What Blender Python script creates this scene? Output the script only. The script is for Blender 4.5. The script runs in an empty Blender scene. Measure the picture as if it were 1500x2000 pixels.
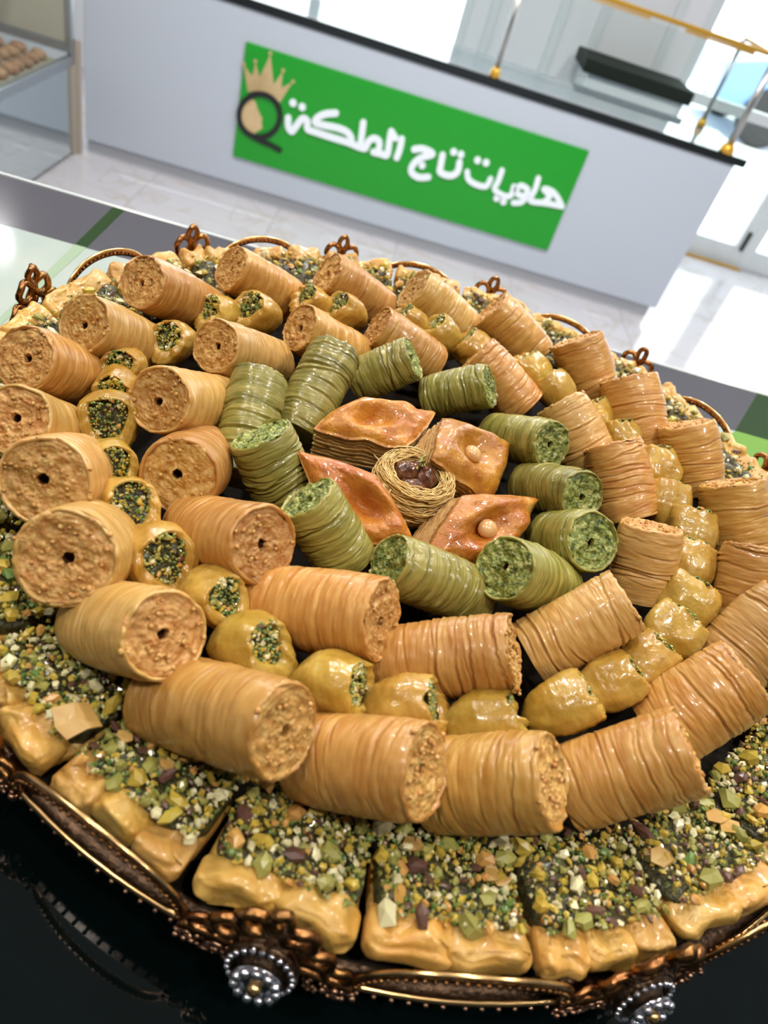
import bpy, math, random
import numpy as np
from mathutils import Vector, Matrix

S = bpy.context.scene
C = S.collection
RNG = random.Random(7)
PI = math.pi

# ------------------------------------------------------------------ camera
cam_d = bpy.data.cameras.new('camera')
cam = bpy.data.objects.new('camera', cam_d); C.objects.link(cam)
cam.matrix_world = Matrix(((0.96355998, -0.24575825, -0.10561745, 0.0),
                           (0.08493880, 0.65551414, -0.75039098, 0.0),
                           (0.25364851, 0.71407569, 0.65250160, 0.2194),
                           (0, 0, 0, 1)))
cam_d.sensor_fit = 'VERTICAL'; cam_d.sensor_height = 36.0; cam_d.sensor_width = 27.0
cam_d.lens = 1420.0 / 2000.0 * 36.0
cam_d.clip_start = 0.01; cam_d.clip_end = 60
cam_d.dof.use_dof = True; cam_d.dof.focus_distance = 0.325; cam_d.dof.aperture_fstop = 11.5
S.camera = cam

# ------------------------------------------------------------------ view, world, lights
S.view_settings.view_transform = 'Standard'
S.view_settings.look = 'None'
S.view_settings.gamma = 1.0
S.view_settings.use_curve_mapping = False
S.view_settings.exposure = -0.62
S.cycles.max_bounces = 8
S.cycles.transparent_max_bounces = 12
S.cycles.use_denoising = True
S.cycles.caustics_reflective = False
S.cycles.caustics_refractive = False
S.cycles.sample_clamp_indirect = 4.0

W = bpy.data.worlds.new('sky'); S.world = W; W.use_nodes = True
bg = W.node_tree.nodes['Background']
bg.inputs[0].default_value = (0.93, 0.97, 1.0, 1); bg.inputs[1].default_value = 7.0

def area(name, loc, size, power, color, target=None, portal=False, size_y=None, shape='SQUARE'):
    l = bpy.data.lights.new(name, 'AREA'); l.energy = power; l.size = size; l.color = color
    if size_y: l.shape = 'RECTANGLE'; l.size_y = size_y
    elif shape == 'DISK': l.shape = 'DISK'
    if portal: l.cycles.is_portal = True
    o = bpy.data.objects.new(name, l); C.objects.link(o); o.location = loc
    d = (Vector(target) - Vector(loc)) if target else Vector((0, 0, -1))
    o.rotation_euler = d.to_track_quat('-Z', 'Y').to_euler()
    return o
# daylight portals at the two glazed openings
area('window_portal', (-0.8, 5.0, 0.0), 2.0, 1, (1, 1, 1), (-0.8, 0, 0.0), True, 2.4)
area('door_portal', (3.0, 4.98, 0.0), 3.0, 1, (1, 1, 1), (3.0, 0, 0.0), True, 2.4)
# ceiling downlights and a long ceiling panel over the aisle
CEIL = [(-0.9, 0.9), (0.15, 1.0), (1.2, 0.9), (-0.75, -0.3), (0.35, -0.35), (1.35, -0.3), (-0.9, 2.3), (0.3, 2.3), (1.5, 2.3), (-1.95, 3.74)]
for i, (x, y) in enumerate(CEIL):
    area('ceiling_spot_light', (x, y, 1.735), 0.10, (52.0 if y < 3 else 4.0) if y > 2 else 18.0, (1.0, 0.97, 0.95) if y > 2 else (1.0, 0.93, 0.83), shape='DISK')

# ------------------------------------------------------------------ helpers
def link(o, parent=None):
    C.objects.link(o)
    if parent: o.parent = parent
    return o
def tag(o, label=None, cat=None, group=None, kind=None):
    if label: o['label'] = label
    if cat: o['category'] = cat
    if group: o['group'] = group
    if kind: o['kind'] = kind
    return o
def empty(name, loc=(0, 0, 0), rot=None):
    o = bpy.data.objects.new(name, None); C.objects.link(o)
    o.empty_display_size = 0.01
    if rot is not None: o.matrix_world = Matrix.Translation(loc) @ rot.to_4x4()
    else: o.location = loc
    return o
def mk(name, v, f, mat, parent=None, smooth=True):
    me = bpy.data.meshes.new(name)
    me.from_pydata(v.tolist() if hasattr(v, 'tolist') else v, [], f.tolist() if hasattr(f, 'tolist') else f)
    if smooth: me.polygons.foreach_set('use_smooth', [True] * len(me.polygons))
    me.materials.append(mat); me.update()
    return link(bpy.data.objects.new(name, me), parent)
class MB:
    "collects primitive shapes for one mesh"
    def __init__(s): s.v = []; s.f = []
    def add(s, v, f):
        n = len(s.v); s.v += [tuple(p) for p in v]; s.f += [tuple(i + n for i in q) for q in f]; return s
    def box(s, a, b, bev=0.0):
        (x0, y0, z0), (x1, y1, z1) = a, b
        if bev <= 0:
            v = [(x0, y0, z0), (x1, y0, z0), (x1, y1, z0), (x0, y1, z0), (x0, y0, z1), (x1, y0, z1), (x1, y1, z1), (x0, y1, z1)]
            return s.add(v, [(0, 3, 2, 1), (4, 5, 6, 7), (0, 1, 5, 4), (1, 2, 6, 5), (2, 3, 7, 6), (3, 0, 4, 7)])
        v = []
        for z, i in ((z0, bev), (z0 + bev, 0), (z1 - bev, 0), (z1, bev)):
            for (x, y) in ((x0 + i + bev, y0 + i), (x1 - i - bev, y0 + i), (x1 - i, y0 + i + bev), (x1 - i, y1 - i - bev),
                           (x1 - i - bev, y1 - i), (x0 + i + bev, y1 - i), (x0 + i, y1 - i - bev), (x0 + i, y0 + i + bev)):
                v.append((x, y, z))
        f = [tuple(range(7, -1, -1)), tuple(range(24, 32))]
        for k in range(3):
            for j in range(8):
                a_, b_ = k * 8 + j, k * 8 + (j + 1) % 8
                f.append((a_, b_, b_ + 8, a_ + 8))
        return s.add(v, f)
    def tube(s, pts, r, n=8, closed=False):
        P = [Vector(p) for p in pts]; m = len(P); v = []; f = []
        for i, p in enumerate(P):
            if closed: d = P[(i + 1) % m] - P[i - 1]
            else: d = P[min(i + 1, m - 1)] - P[max(i - 1, 0)]
            if d.length < 1e-9: d = Vector((0, 0, 1))
            d.normalize()
            u = d.orthogonal().normalized() if i == 0 else (u - d * u.dot(d)).normalized()
            w = d.cross(u); rr = r[i] if hasattr(r, '__len__') else r
            for k in range(n):
                a = 2 * PI * k / n; v.append(p + (u * math.cos(a) + w * math.sin(a)) * rr)
        for i in range(m if closed else m - 1):
            for k in range(n):
                a, b = i * n + k, i * n + (k + 1) % n; c, d_ = ((i + 1) % m) * n + (k + 1) % n, ((i + 1) % m) * n + k
                f.append((a, b, c, d_))
        if not closed: f += [tuple(range(n - 1, -1, -1)), tuple(range((m - 1) * n, m * n))]
        return s.add(v, f)
    def ball(s, c, r, n=8, m=5, sq=(1, 1, 1)):
        v = [(c[0], c[1], c[2] - r * sq[2])]; f = []
        for j in range(1, m):
            t = PI * j / m
            for k in range(n):
                a = 2 * PI * k / n
                v.append((c[0] + r * sq[0] * math.sin(t) * math.cos(a), c[1] + r * sq[1] * math.sin(t) * math.sin(a), c[2] - r * sq[2] * math.cos(t)))
        v.append((c[0], c[1], c[2] + r * sq[2])); e = len(v) - 1
        for k in range(n):
            f.append((0, 1 + (k + 1) % n, 1 + k)); f.append((e, e - n + k, e - n + (k + 1) % n))
            for j in range(m - 2): a = 1 + j * n + k; b = 1 + j * n + (k + 1) % n; f.append((a, b, b + n, a + n))
        return s.add(v, f)
    def lathe(s, prof, n=96, a0=0, a1=2 * PI, c=(0, 0)):
        v = []; f = []; full = abs(a1 - a0 - 2 * PI) < 1e-6; m = n if full else n + 1
        for i in range(m):
            a = a0 + (a1 - a0) * i / n
            for (r, z) in prof: v.append((c[0] + r * math.cos(a), c[1] + r * math.sin(a), z))
        k = len(prof)
        for i in range(n):
            for j in range(k - 1):
                a = i * k + j; b = ((i + 1) % m) * k + j
                f.append((a, b, b + 1, a + 1))
        return s.add(v, f)
    def build(s, name, mat, parent=None, smooth=False): return mk(name, s.v, s.f, mat, parent, smooth)

# value noise, vectorised
_T = np.random.RandomState(3).rand(64, 64, 64)
def noise3(x, y, z):
    x, y, z = np.broadcast_arrays(x, y, z)
    xi, yi, zi = np.floor(x).astype(int), np.floor(y).astype(int), np.floor(z).astype(int)
    fx, fy, fz = x - xi, y - yi, z - zi
    fx, fy, fz = [q * q * (3 - 2 * q) for q in (fx, fy, fz)]
    def g(a, b, c): return _T[(xi + a) % 64, (yi + b) % 64, (zi + c) % 64]
    r = 0
    for a in (0, 1):
        for b in (0, 1):
            for c in (0, 1):
                r = r + g(a, b, c) * (fx if a else 1 - fx) * (fy if b else 1 - fy) * (fz if c else 1 - fz)
    return r * 2 - 1
def grid_faces(nr, nc, closed=True, off=0):
    i = np.arange(nr - 1)[:, None]; j = np.arange(nc if closed else nc - 1)[None, :]
    a = i * nc + j; b = i * nc + (j + 1) % nc
    return (np.stack([a, b, b + nc, a + nc], -1).reshape(-1, 4) + off)

# ------------------------------------------------------------------ materials
def mat(name, color, rough=0.5, metal=0.0, spec=0.5, coat=0.0, coat_rough=0.1, sss=0.0, sss_r=(1, .4, .15), sss_scale=0.004,
        color2=None, color3=None, nscale=(100, 100, 100), nlo=0.35, nhi=0.65, bump=0.0, bscale=(300, 300, 300), bdist=0.0005, emit=None, detail=3,
        rough2=None):
    m = bpy.data.materials.new(name); m.use_nodes = True; N = m.node_tree.nodes; K = m.node_tree.links
    p = N['Principled BSDF']; I = p.inputs
    I['Base Color'].default_value = (*color, 1); I['Roughness'].default_value = rough; I['Metallic'].default_value = metal
    I['Specular IOR Level'].default_value = spec; I['Coat Weight'].default_value = coat; I['Coat Roughness'].default_value = coat_rough
    if sss: I['Subsurface Weight'].default_value = sss; I['Subsurface Radius'].default_value = sss_r; I['Subsurface Scale'].default_value = sss_scale
    if emit: I['Emission Color'].default_value = (*emit[0], 1); I['Emission Strength'].default_value = emit[1]
    if color2 or bump:
        tc = N.new('ShaderNodeTexCoord'); oi = N.new('ShaderNodeObjectInfo')
        sh = N.new('ShaderNodeVectorMath'); sh.operation = 'ADD'
        cm = N.new('ShaderNodeVectorMath'); cm.operation = 'SCALE'; cm.inputs[3].default_value = 3.0
        cb = N.new('ShaderNodeCombineXYZ')
        for k in range(3): K.new(oi.outputs['Random'], cb.inputs[k])
        K.new(cb.outputs[0], cm.inputs[0]); K.new(tc.outputs['Object'], sh.inputs[0]); K.new(cm.outputs[0], sh.inputs[1])
        def noise(sc, det, w=0.6):
            mp = N.new('ShaderNodeMapping'); mp.inputs['Scale'].default_value = sc
            nz = N.new('ShaderNodeTexNoise'); nz.inputs['Scale'].default_value = 1.0; nz.inputs['Detail'].default_value = det; nz.inputs['Roughness'].default_value = w
            K.new(sh.outputs[0], mp.inputs[0]); K.new(mp.outputs[0], nz.inputs['Vector']); return nz
        if color2:
            nz = noise(nscale, detail); rp = N.new('ShaderNodeValToRGB'); e = rp.color_ramp.elements
            e[0].position = nlo; e[0].color = (*color, 1); e[1].position = nhi; e[1].color = (*color2, 1)
            if color3: q = e.new(min(nhi + .12, .95)); q.color = (*color3, 1)
            K.new(nz.outputs['Fac'], rp.inputs[0])
            hs = N.new('ShaderNodeHueSaturation')         # every piece a little lighter or darker baked
            mr = N.new('ShaderNodeMapRange'); mr.inputs['To Min'].default_value = 0.88; mr.inputs['To Max'].default_value = 1.12
            K.new(oi.outputs['Random'], mr.inputs['Value']); K.new(mr.outputs[0], hs.inputs['Value'])
            K.new(rp.outputs[0], hs.inputs['Color']); hm = N.new('ShaderNodeMapRange'); fr_ = N.new('ShaderNodeMath'); fr_.operation = 'FRACT'; m7 = N.new('ShaderNodeMath'); m7.operation = 'MULTIPLY'; m7.inputs[1].default_value = 7.31
            K.new(oi.outputs['Random'], m7.inputs[0]); K.new(m7.outputs[0], fr_.inputs[0]); K.new(fr_.outputs[0], hm.inputs['Value']); hm.inputs['To Min'].default_value = 0.492; hm.inputs['To Max'].default_value = 0.506
            K.new(hm.outputs[0], hs.inputs['Hue']); K.new(hs.outputs[0], I['Base Color'])
            if rough2 is not None:
                r2 = N.new('ShaderNodeMapRange'); r2.inputs['From Min'].default_value = .4; r2.inputs['From Max'].default_value = .6
                r2.inputs['To Min'].default_value = rough; r2.inputs['To Max'].default_value = rough2
                nb = noise((nscale[0] * 1.7, nscale[1] * 1.7, nscale[2] * 1.3), 2); K.new(nb.outputs['Fac'], r2.inputs['Value']); K.new(r2.outputs[0], I['Roughness'])
        if bump:
            nb = noise(bscale, 3); bp = N.new('ShaderNodeBump'); bp.inputs['Strength'].default_value = bump; bp.inputs['Distance'].default_value = bdist
            K.new(nb.outputs['Fac'], bp.inputs['Height']); K.new(bp.outputs[0], I['Normal'])
    return m
def glass_mat(name, tint=(0.95, 0.98, 0.97), ior=1.45):
    m = bpy.data.materials.new(name); m.use_nodes = True; N = m.node_tree.nodes; K = m.node_tree.links
    N.remove(N['Principled BSDF']); out = N['Material Output']
    t = N.new('ShaderNodeBsdfTransparent'); t.inputs[0].default_value = (*tint, 1)
    g = N.new('ShaderNodeBsdfGlossy'); g.inputs['Roughness'].default_value = 0.02
    fr = N.new('ShaderNodeFresnel'); fr.inputs[0].default_value = ior; mx = N.new('ShaderNodeMixShader')
    ge = N.new('ShaderNodeNewGeometry'); sb = N.new('ShaderNodeMath'); sb.operation = 'SUBTRACT'; sb.inputs[0].default_value = 1.0
    mu = N.new('ShaderNodeMath'); mu.operation = 'MULTIPLY'; K.new(ge.outputs['Backfacing'], sb.inputs[1]); K.new(fr.outputs[0], mu.inputs[0]); K.new(sb.outputs[0], mu.inputs[1])
    K.new(mu.outputs[0], mx.inputs[0]); K.new(t.outputs[0], mx.inputs[1]); K.new(g.outputs[0], mx.inputs[2]); K.new(mx.outputs[0], out.inputs[0])
    return m

M = {}
M['filo'] = mat('orange_filo', (0.44, 0.197, 0.036), 0.44, coat=0.3, coat_rough=0.09, sss=0.10, color2=(0.57, 0.325, 0.086), color3=(0.65, 0.43, 0.165), nscale=(55, 55, 420), bump=0.3, bscale=(160, 160, 1300), bdist=0.0005, rough2=0.3)
M['filo_pale'] = mat('pale_orange_filo', (0.49, 0.26, 0.060), 0.44, coat=0.3, coat_rough=0.09, sss=0.10, color2=(0.60, 0.38, 0.125), color3=(0.68, 0.50, 0.23), nscale=(55, 55, 420), bump=0.3, bscale=(160, 160, 1500), bdist=0.0005, rough2=0.3)
M['filling'] = mat('ground_nut_filling', (0.44, 0.19, 0.035), 0.5, coat=0.12, sss=0.10, color2=(0.64, 0.40, 0.13), color3=(0.76, 0.56, 0.27), nscale=(330, 330, 330), bump=0.8, bscale=(900, 900, 900), bdist=0.0007)
M['hole'] = mat('shade_painted_hollow', (0.10, 0.03, 0.01), 0.7)  # dark brown paints in the shade deep inside the roll's hole
M['green'] = mat('green_filo', (0.185, 0.168, 0.028), 0.34, coat=0.35, coat_rough=0.12, sss=0.15, sss_r=(.6, .8, .2), color2=(0.37, 0.325, 0.08), color3=(0.62, 0.53, 0.24), nscale=(32, 32, 360), bump=0.5, bscale=(160, 160, 1300), bdist=0.0005, rough2=0.25)
M['green_fill'] = mat('pistachio_paste', (0.035, 0.050, 0.008), 0.45, coat=0.2, color2=(0.22, 0.27, 0.05), color3=(0.46, 0.45, 0.16), nscale=(380, 380, 380), nlo=.33, nhi=.52, bump=0.9, bscale=(900, 900, 900), bdist=0.0008)
M['leaf'] = mat('yellow_filo_fold', (0.40, 0.225, 0.028), 0.3, coat=0.4, coat_rough=0.1, sss=0.3, sss_scale=0.005, color2=(0.53, 0.345, 0.07), color3=(0.60, 0.45, 0.16), nscale=(90, 90, 90), bump=0.6, bscale=(350, 350, 350), bdist=0.0006, rough2=0.2)
M['crust'] = mat('glazed_crust', (0.40, 0.125, 0.012), 0.36, coat=0.45, coat_rough=0.05, sss=0.08, color2=(0.56, 0.245, 0.030), color3=(0.66, 0.39, 0.085), nscale=(95, 95, 95), bump=1.0, bscale=(260, 260, 260), bdist=0.001)
M['layer'] = mat('flaky_layers', (0.52, 0.28, 0.08), 0.5, coat=0.1, color2=(0.72, 0.47, 0.2), nscale=(200, 200, 900), bump=0.7, bscale=(250, 250, 2500), bdist=0.0008)
M['hazel'] = mat('hazelnut', (0.62, 0.33, 0.13), 0.25, coat=0.6, color2=(0.72, 0.45, 0.2), nscale=(150, 150, 150))
M['kataifi'] = mat('shredded_dough', (0.58, 0.34, 0.10), 0.35, coat=0.2, color2=(0.76, 0.53, 0.22), nscale=(200, 200, 200))
M['walnut'] = mat('glazed_walnut', (0.06, 0.018, 0.008), 0.15, coat=0.8, coat_rough=0.05, color2=(0.20, 0.07, 0.025), nscale=(350, 350, 350), bump=0.7, bscale=(500, 500, 500), bdist=0.001)
M['dough'] = mat('baked_dough', (0.54, 0.28, 0.05), 0.4, coat=0.3, coat_rough=0.12, sss=0.15, color2=(0.64, 0.40, 0.11), color3=(0.70, 0.50, 0.21), nscale=(90, 90, 90), bump=0.6, bscale=(250, 250, 250), bdist=0.001)
M['bed'] = mat('syrupy_pistachio_bed', (0.018, 0.018, 0.006), 0.4, coat=0.25, coat_rough=0.2, color2=(0.09, 0.08, 0.02), color3=(0.20, 0.19, 0.05), nscale=(350, 350, 350), bump=1.0, bscale=(600, 600, 600), bdist=0.0012)
NUTC = [((0.60, 0.54, 0.27), (0.82, 0.76, 0.50)), ((0.46, 0.34, 0.04), (0.58, 0.42, 0.07)), ((0.20, 0.20, 0.04), (0.46, 0.43, 0.12)), ((0.04, 0.14, 0.03), (0.26, 0.36, 0.10)), ((0.54, 0.27, 0.06), (0.62, 0.36, 0.10)), ((0.06, 0.025, 0.02), (0.18, 0.09, 0.06))]
NM = [mat('nut_tone_%s' % n, a, 0.28, coat=0.3, color2=b, nscale=(300, 300, 300), sss=0.0) for n, (a, b) in zip(('cream', 'yellow', 'olive', 'green', 'toasted', 'purple'), NUTC)]
M['gold'] = mat('antique_gold', (0.18, 0.08, 0.028), 0.27, metal=1.0, color2=(0.52, 0.25, 0.085), nscale=(400, 400, 400), bump=0.4, bscale=(700, 700, 700), bdist=0.0006)
M['brightgold'] = mat('bright_gold_wire', (0.85, 0.55, 0.24), 0.22, metal=1.0)
M['bronze'] = mat('dark_bronze', (0.06, 0.04, 0.028), 0.36, metal=1.0, color2=(0.15, 0.09, 0.055), nscale=(250, 250, 250), bump=0.5, bscale=(600, 600, 600), bdist=0.0006)
M['bead'] = mat('copper_bead', (0.48, 0.27, 0.17), 0.25, metal=1.0)
M['gem'] = mat('silver_rhinestone', (0.85, 0.86, 0.95), 0.12, metal=1.0)
M['trayfloor'] = mat('shade_darkened_tray_floor', (0.010, 0.007, 0.004), 0.7, spec=0.1)  # syrup-dark, with the shade between the pastries put into the colour
M['black'] = mat('black_glass', (0.001, 0.004, 0.004), 0.05, spec=0.5)
M['greyband'] = mat('grey_painted_glass', (0.075, 0.075, 0.092), 0.14)
M['whiteprint'] = mat('white_marble_glass', (0.36, 0.43, 0.41), 0.08, color2=(0.43, 0.48, 0.44), nscale=(14, 14, 14))
M['greenglass'] = mat('light_green_glass', (0.16, 0.32, 0.06), 0.12)
M['darkgreen'] = mat('dark_green_glass', (0.014, 0.042, 0.006), 0.12)
M['edge'] = mat('painted_edge_highlight', (0.55, 0.6, 0.62), 0.15)  # pale tone paints the highlight along the glass edge
M['white'] = mat('white_laminate', (0.50, 0.55, 0.63), 0.3)
M['wall'] = mat('white_plaster', (0.80, 0.81, 0.84), 0.6)
M['ceil'] = mat('ceiling_grey', (0.38, 0.38, 0.38), 0.8)
M['darkwall'] = mat('darkened_unseen_wall', (0.10, 0.11, 0.11), 0.7)  # unseen wall, coloured dark to keep metal and glass reflections low
M['kick'] = mat('grey_plinth', (0.50, 0.52, 0.56), 0.3)
M['palestripe'] = mat('pale_green_glass', (0.31, 0.41, 0.29), 0.12)
M['blacktop'] = mat('black_edge_strip', (0.008, 0.011, 0.012), 0.25)
M['topglass'] = mat('grey_reflective_counter_top', (0.30, 0.35, 0.39), 0.03, spec=1.0)
M['signgreen'] = mat('green_acrylic', (0.006, 0.32, 0.016), 0.3)
M['signwhite'] = mat('white_acrylic_letter', (0.86, 0.93, 1.0), 0.3)
M['signblack'] = mat('black_acrylic', (0.006, 0.008, 0.008), 0.3)
M['signgold'] = mat('gold_foil', (0.50, 0.36, 0.17), 0.35, color2=(0.66, 0.50, 0.27), nscale=(6, 6, 6))
M['steel'] = mat('brushed_steel', (0.42, 0.42, 0.40), 0.3, metal=1.0)
M['mirror'] = mat('mirror_steel_panel', (0.66, 0.74, 0.75), 0.05, metal=1.0)
M['frame'] = mat('satin_aluminium', (0.42, 0.46, 0.50), 0.3, metal=0.8)
M['brass'] = mat('yellow_brass', (0.72, 0.40, 0.05), 0.3, metal=0.6)
M['beige'] = mat('beige_panel', (0.52, 0.47, 0.36), 0.5)
M['tan'] = mat('tan_trim', (0.40, 0.35, 0.29), 0.5)
M['brownpastry'] = mat('brown_pastry', (0.34, 0.16, 0.07), 0.5, color2=(0.5, 0.28, 0.14), nscale=(40, 40, 40))
M['doorwhite'] = mat('white_door_frame', (0.72, 0.76, 0.78), 0.35)
M['dark'] = mat('dark_counter_edge', (0.018, 0.024, 0.018), 0.75, spec=0.15)
M['greymid'] = mat('grey_cabinet', (0.40, 0.44, 0.48), 0.4)
M['blue'] = mat('blue_car_paint', (0.22, 0.38, 0.72), 0.2, coat=0.6)
M['tyre'] = mat('tyre_rubber', (0.02, 0.02, 0.02), 0.7)
M['pave'] = mat('pale_paving', (0.8, 0.8, 0.78), 0.8)  # even pale grey
M['glass'] = glass_mat('clear_glass')
# marble floor tiles
def marble():
    m = bpy.data.materials.new('cream_veined_marble'); m.use_nodes = True; N = m.node_tree.nodes; K = m.node_tree.links; p = N['Principled BSDF']
    tc = N.new('ShaderNodeTexCoord'); n1 = N.new('ShaderNodeTexNoise'); n1.inputs['Scale'].default_value = 2.6; n1.inputs['Detail'].default_value = 6
    n1.inputs['Distortion'].default_value = 1.2
    r = N.new('ShaderNodeValToRGB'); e = r.color_ramp.elements
    e[0].position = 0.475; e[0].color = (0.62, 0.61, 0.65, 1); e[1].position = 0.525; e[1].color = (0.62, 0.61, 0.65, 1)
    q = e.new(0.5); q.color = (0.50, 0.41, 0.32, 1)
    n2 = N.new('ShaderNodeTexNoise'); n2.inputs['Scale'].default_value = 3; mx = N.new('ShaderNodeMixRGB'); mx.inputs[1].default_value = (0.62, 0.61, 0.65, 1)
    K.new(tc.outputs['Object'], n1.inputs['Vector']); K.new(tc.outputs['Object'], n2.inputs['Vector']); K.new(n1.outputs['Fac'], r.inputs[0])
    K.new(n2.outputs['Fac'], mx.inputs[0]); K.new(r.outputs[0], mx.inputs[2]); K.new(mx.outputs[0], p.inputs['Base Color'])
    p.inputs['Roughness'].default_value = 0.09; return m
M['marble'] = marble()
M['joint'] = mat('tile_joint', (0.45, 0.43, 0.42), 0.8)

# ------------------------------------------------------------------ room shell
FZ = -1.23; CZ = 1.80; XL, XR, YB, YF = -4.0, 4.6, 5.05, -2.6
def struct(name, mb, m, parent=None):
    o = mb.build(name, m, parent)
    if not parent: o['kind'] = 'structure'
    return o
floor = struct('floor', MB().box((XL, YF, FZ - .06), (XR, YB + .3, FZ - .004)), M['joint'])
T = 0.62
tile_me = MB().box((0.0015, 0.0015, -0.003), (T - .0015, T - .0015, 0.0), 0.0008)
for iy in range(-1, 8):
    for ix in range(-4, 7):
        o = mk('tile', tile_me.v, tile_me.f, M['marble'], floor, False) if (ix, iy) == (-4, -1) else None
        if o is None:
            o = bpy.data.objects.new('tile', tile0.data); link(o, floor)
        else: tile0 = o
        o.location = (ix * T + 0.12, iy * T + 0.28, FZ)
        if o.location.y + T > YB + .3: o.location.y = YB + .3 - T
struct('ceiling', MB().box((XL, YF, CZ), (XR, YB, CZ + .1)), M['ceil'])
struct('wall_left', MB().box((XL - .1, YF, FZ), (XL, YB, CZ)), M['wall'])
struct('wall_right', MB().box((XR, YF, FZ), (XR + .1, YB, CZ)), M['wall'])
struct('wall_front', MB().box((XL, YF - .1, FZ), (XR, YF, CZ)), M['darkwall'])
b = MB()
WX0, WX1, DX0, DX1, TOP = -1.85, 0.22, 1.50, 4.45, 1.25
b.box((XL, YB, FZ), (WX0, YB + .15, CZ)); b.box((WX1, YB, FZ), (DX0, YB + .15, CZ)); b.box((DX1, YB, FZ), (XR, YB + .15, CZ))
b.box((WX0, YB, TOP), (WX1, YB + .15, CZ)); b.box((DX0, YB, TOP), (DX1, YB + .15, CZ)); b.box((WX0, YB, FZ), (WX1, YB + .15, -0.95))
struct('wall_back', b, M['wall'])
# raised mouldings on the piece of wall between window and door
for n, (x0, x1, z0, z1) in enumerate([(0.32, 0.74, -.62, 1.2), (0.92, 1.36, -.75, 1.2)]):
    b = MB(); w = .045
    b.box((x0, YB - .03, z0), (x1, YB, z0 + w)); b.box((x0, YB - .03, z1 - w), (x1, YB, z1))
    b.box((x0, YB - .03, z0 + w), (x0 + w, YB, z1 - w)); b.box((x1 - w, YB - .03, z0 + w), (x1, YB, z1 - w))
    struct('trim_%d' % (n + 1), b, M['doorwhite'])
# window
win = struct('window_1', MB().box((WX0, YB + .03, -.95), (WX1, YB + .10, -.90)).box((WX0, YB + .03, TOP - .05), (WX1, YB + .10, TOP))
             .box((WX0, YB + .03, -.90), (WX0 + .05, YB + .10, TOP - .05)).box((WX1 - .05, YB + .03, -.90), (WX1, YB + .10, TOP - .05)), M['doorwhite'])
mk('mullion', *(lambda m_: (m_.v, m_.f))(MB().box((-.70, YB + .03, -.90), (-.64, YB + .10, TOP - .05))), M['doorwhite'], win, False)
for x0, x1 in ((WX0 + .05, -.70), (-.64, WX1 - .05)):
    MB().box((x0, YB + .06, -.90), (x1, YB + .068, TOP - .05)).build('pane', M['glass'], win)
# glazed door leaves with white frames
def leaf(n, x0, x1, stile=.10, handle=None):
    d = empty('door_%d' % n, (x0, YB + .05, FZ)); d['kind'] = 'structure'
    W_ = x1 - x0; H_ = TOP - FZ
    def p(name, m_, a, c_): return MB().box(a, c_, .004).build(name, m_, d)
    p('stile', M['doorwhite'], (0, -.03, 0), (stile, .03, H_)); p('stile', M['doorwhite'], (W_ - stile, -.03, 0), (W_, .03, H_))
    p('bottom_rail', M['doorwhite'], (stile, -.03, 0), (W_ - stile, .03, .13)); p('top_rail', M['doorwhite'], (stile, -.03, H_ - .12), (W_ - stile, .03, H_))
    p('middle_rail', M['doorwhite'], (stile, -.028, .82), (W_ - stile, .028, .88))
    MB().box((stile, -.005, .13), (W_ - stile, .005, H_ - .12)).build('pane', M['glass'], d)
    if handle:
        b = MB().box((handle, -.055, .11), (handle + .022, -.03, .24), .005); b.build('floor_bolt', M['dark'], d)
    return d
leaf(1, 1.50, 2.44, .07, .92 - .02); leaf(2, 2.44, 3.42, .08); leaf(3, 3.42, 4.45, .08)
tag(MB().box((1.95, YB - .05, FZ + .0005), (2.46, YB - .005, FZ + .012), .003).build('threshold_strip', M['brass']), 'thin brass-coloured threshold strip on the floor before the white glazed door', 'threshold')
# paving and car outside
struct('pavement', MB().box((-8, YB + .3, FZ - .16), (12, 30, FZ - .08)), M['pave'])
car = empty('car', (5.6, 11.2, FZ - .08)); tag(car, 'blue car parked outside beyond the glazed doors, top right of the photo', 'car')
def car_body():
    prof = [(-2.0, .35), (-2.05, .75), (-1.5, .92), (-.9, 1.0), (-.35, 1.42), (.9, 1.45), (1.5, 1.05), (2.0, .95), (2.05, .4)]
    v = []; f = []; n = len(prof)
    for y, s_, dz in ((-.85, .97, 0), (-.8, 1, .0), (.8, 1, .0), (.85, .97, 0)):
        for (x, z) in prof: v.append((x * s_, y * (0.82 if z > 1.2 else 1), z))
    for j in range(3):
        for i in range(n): f.append((j * n + i, j * n + (i + 1) % n, (j + 1) * n + (i + 1) % n, (j + 1) * n + i))
    f += [tuple(range(n)), tuple(range(4 * n - 1, 3 * n - 1, -1))]
    return v, f
mk('body', *car_body(), M['blue'], car, False)
for x in (-1.3, 1.3):
    for y in (-.82, .82):
        b = MB(); b.tube([(x, y - .1, .33), (x, y - .08, .33), (x, y + .08, .33), (x, y + .1, .33)], [.29, .33, .33, .29], 20); b.build('wheel', M['tyre'], car)
MB().box((-.75, -.80, 1.03), (1.2, -.765, 1.33), .01).build('side_window', M['dark'], car)

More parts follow.
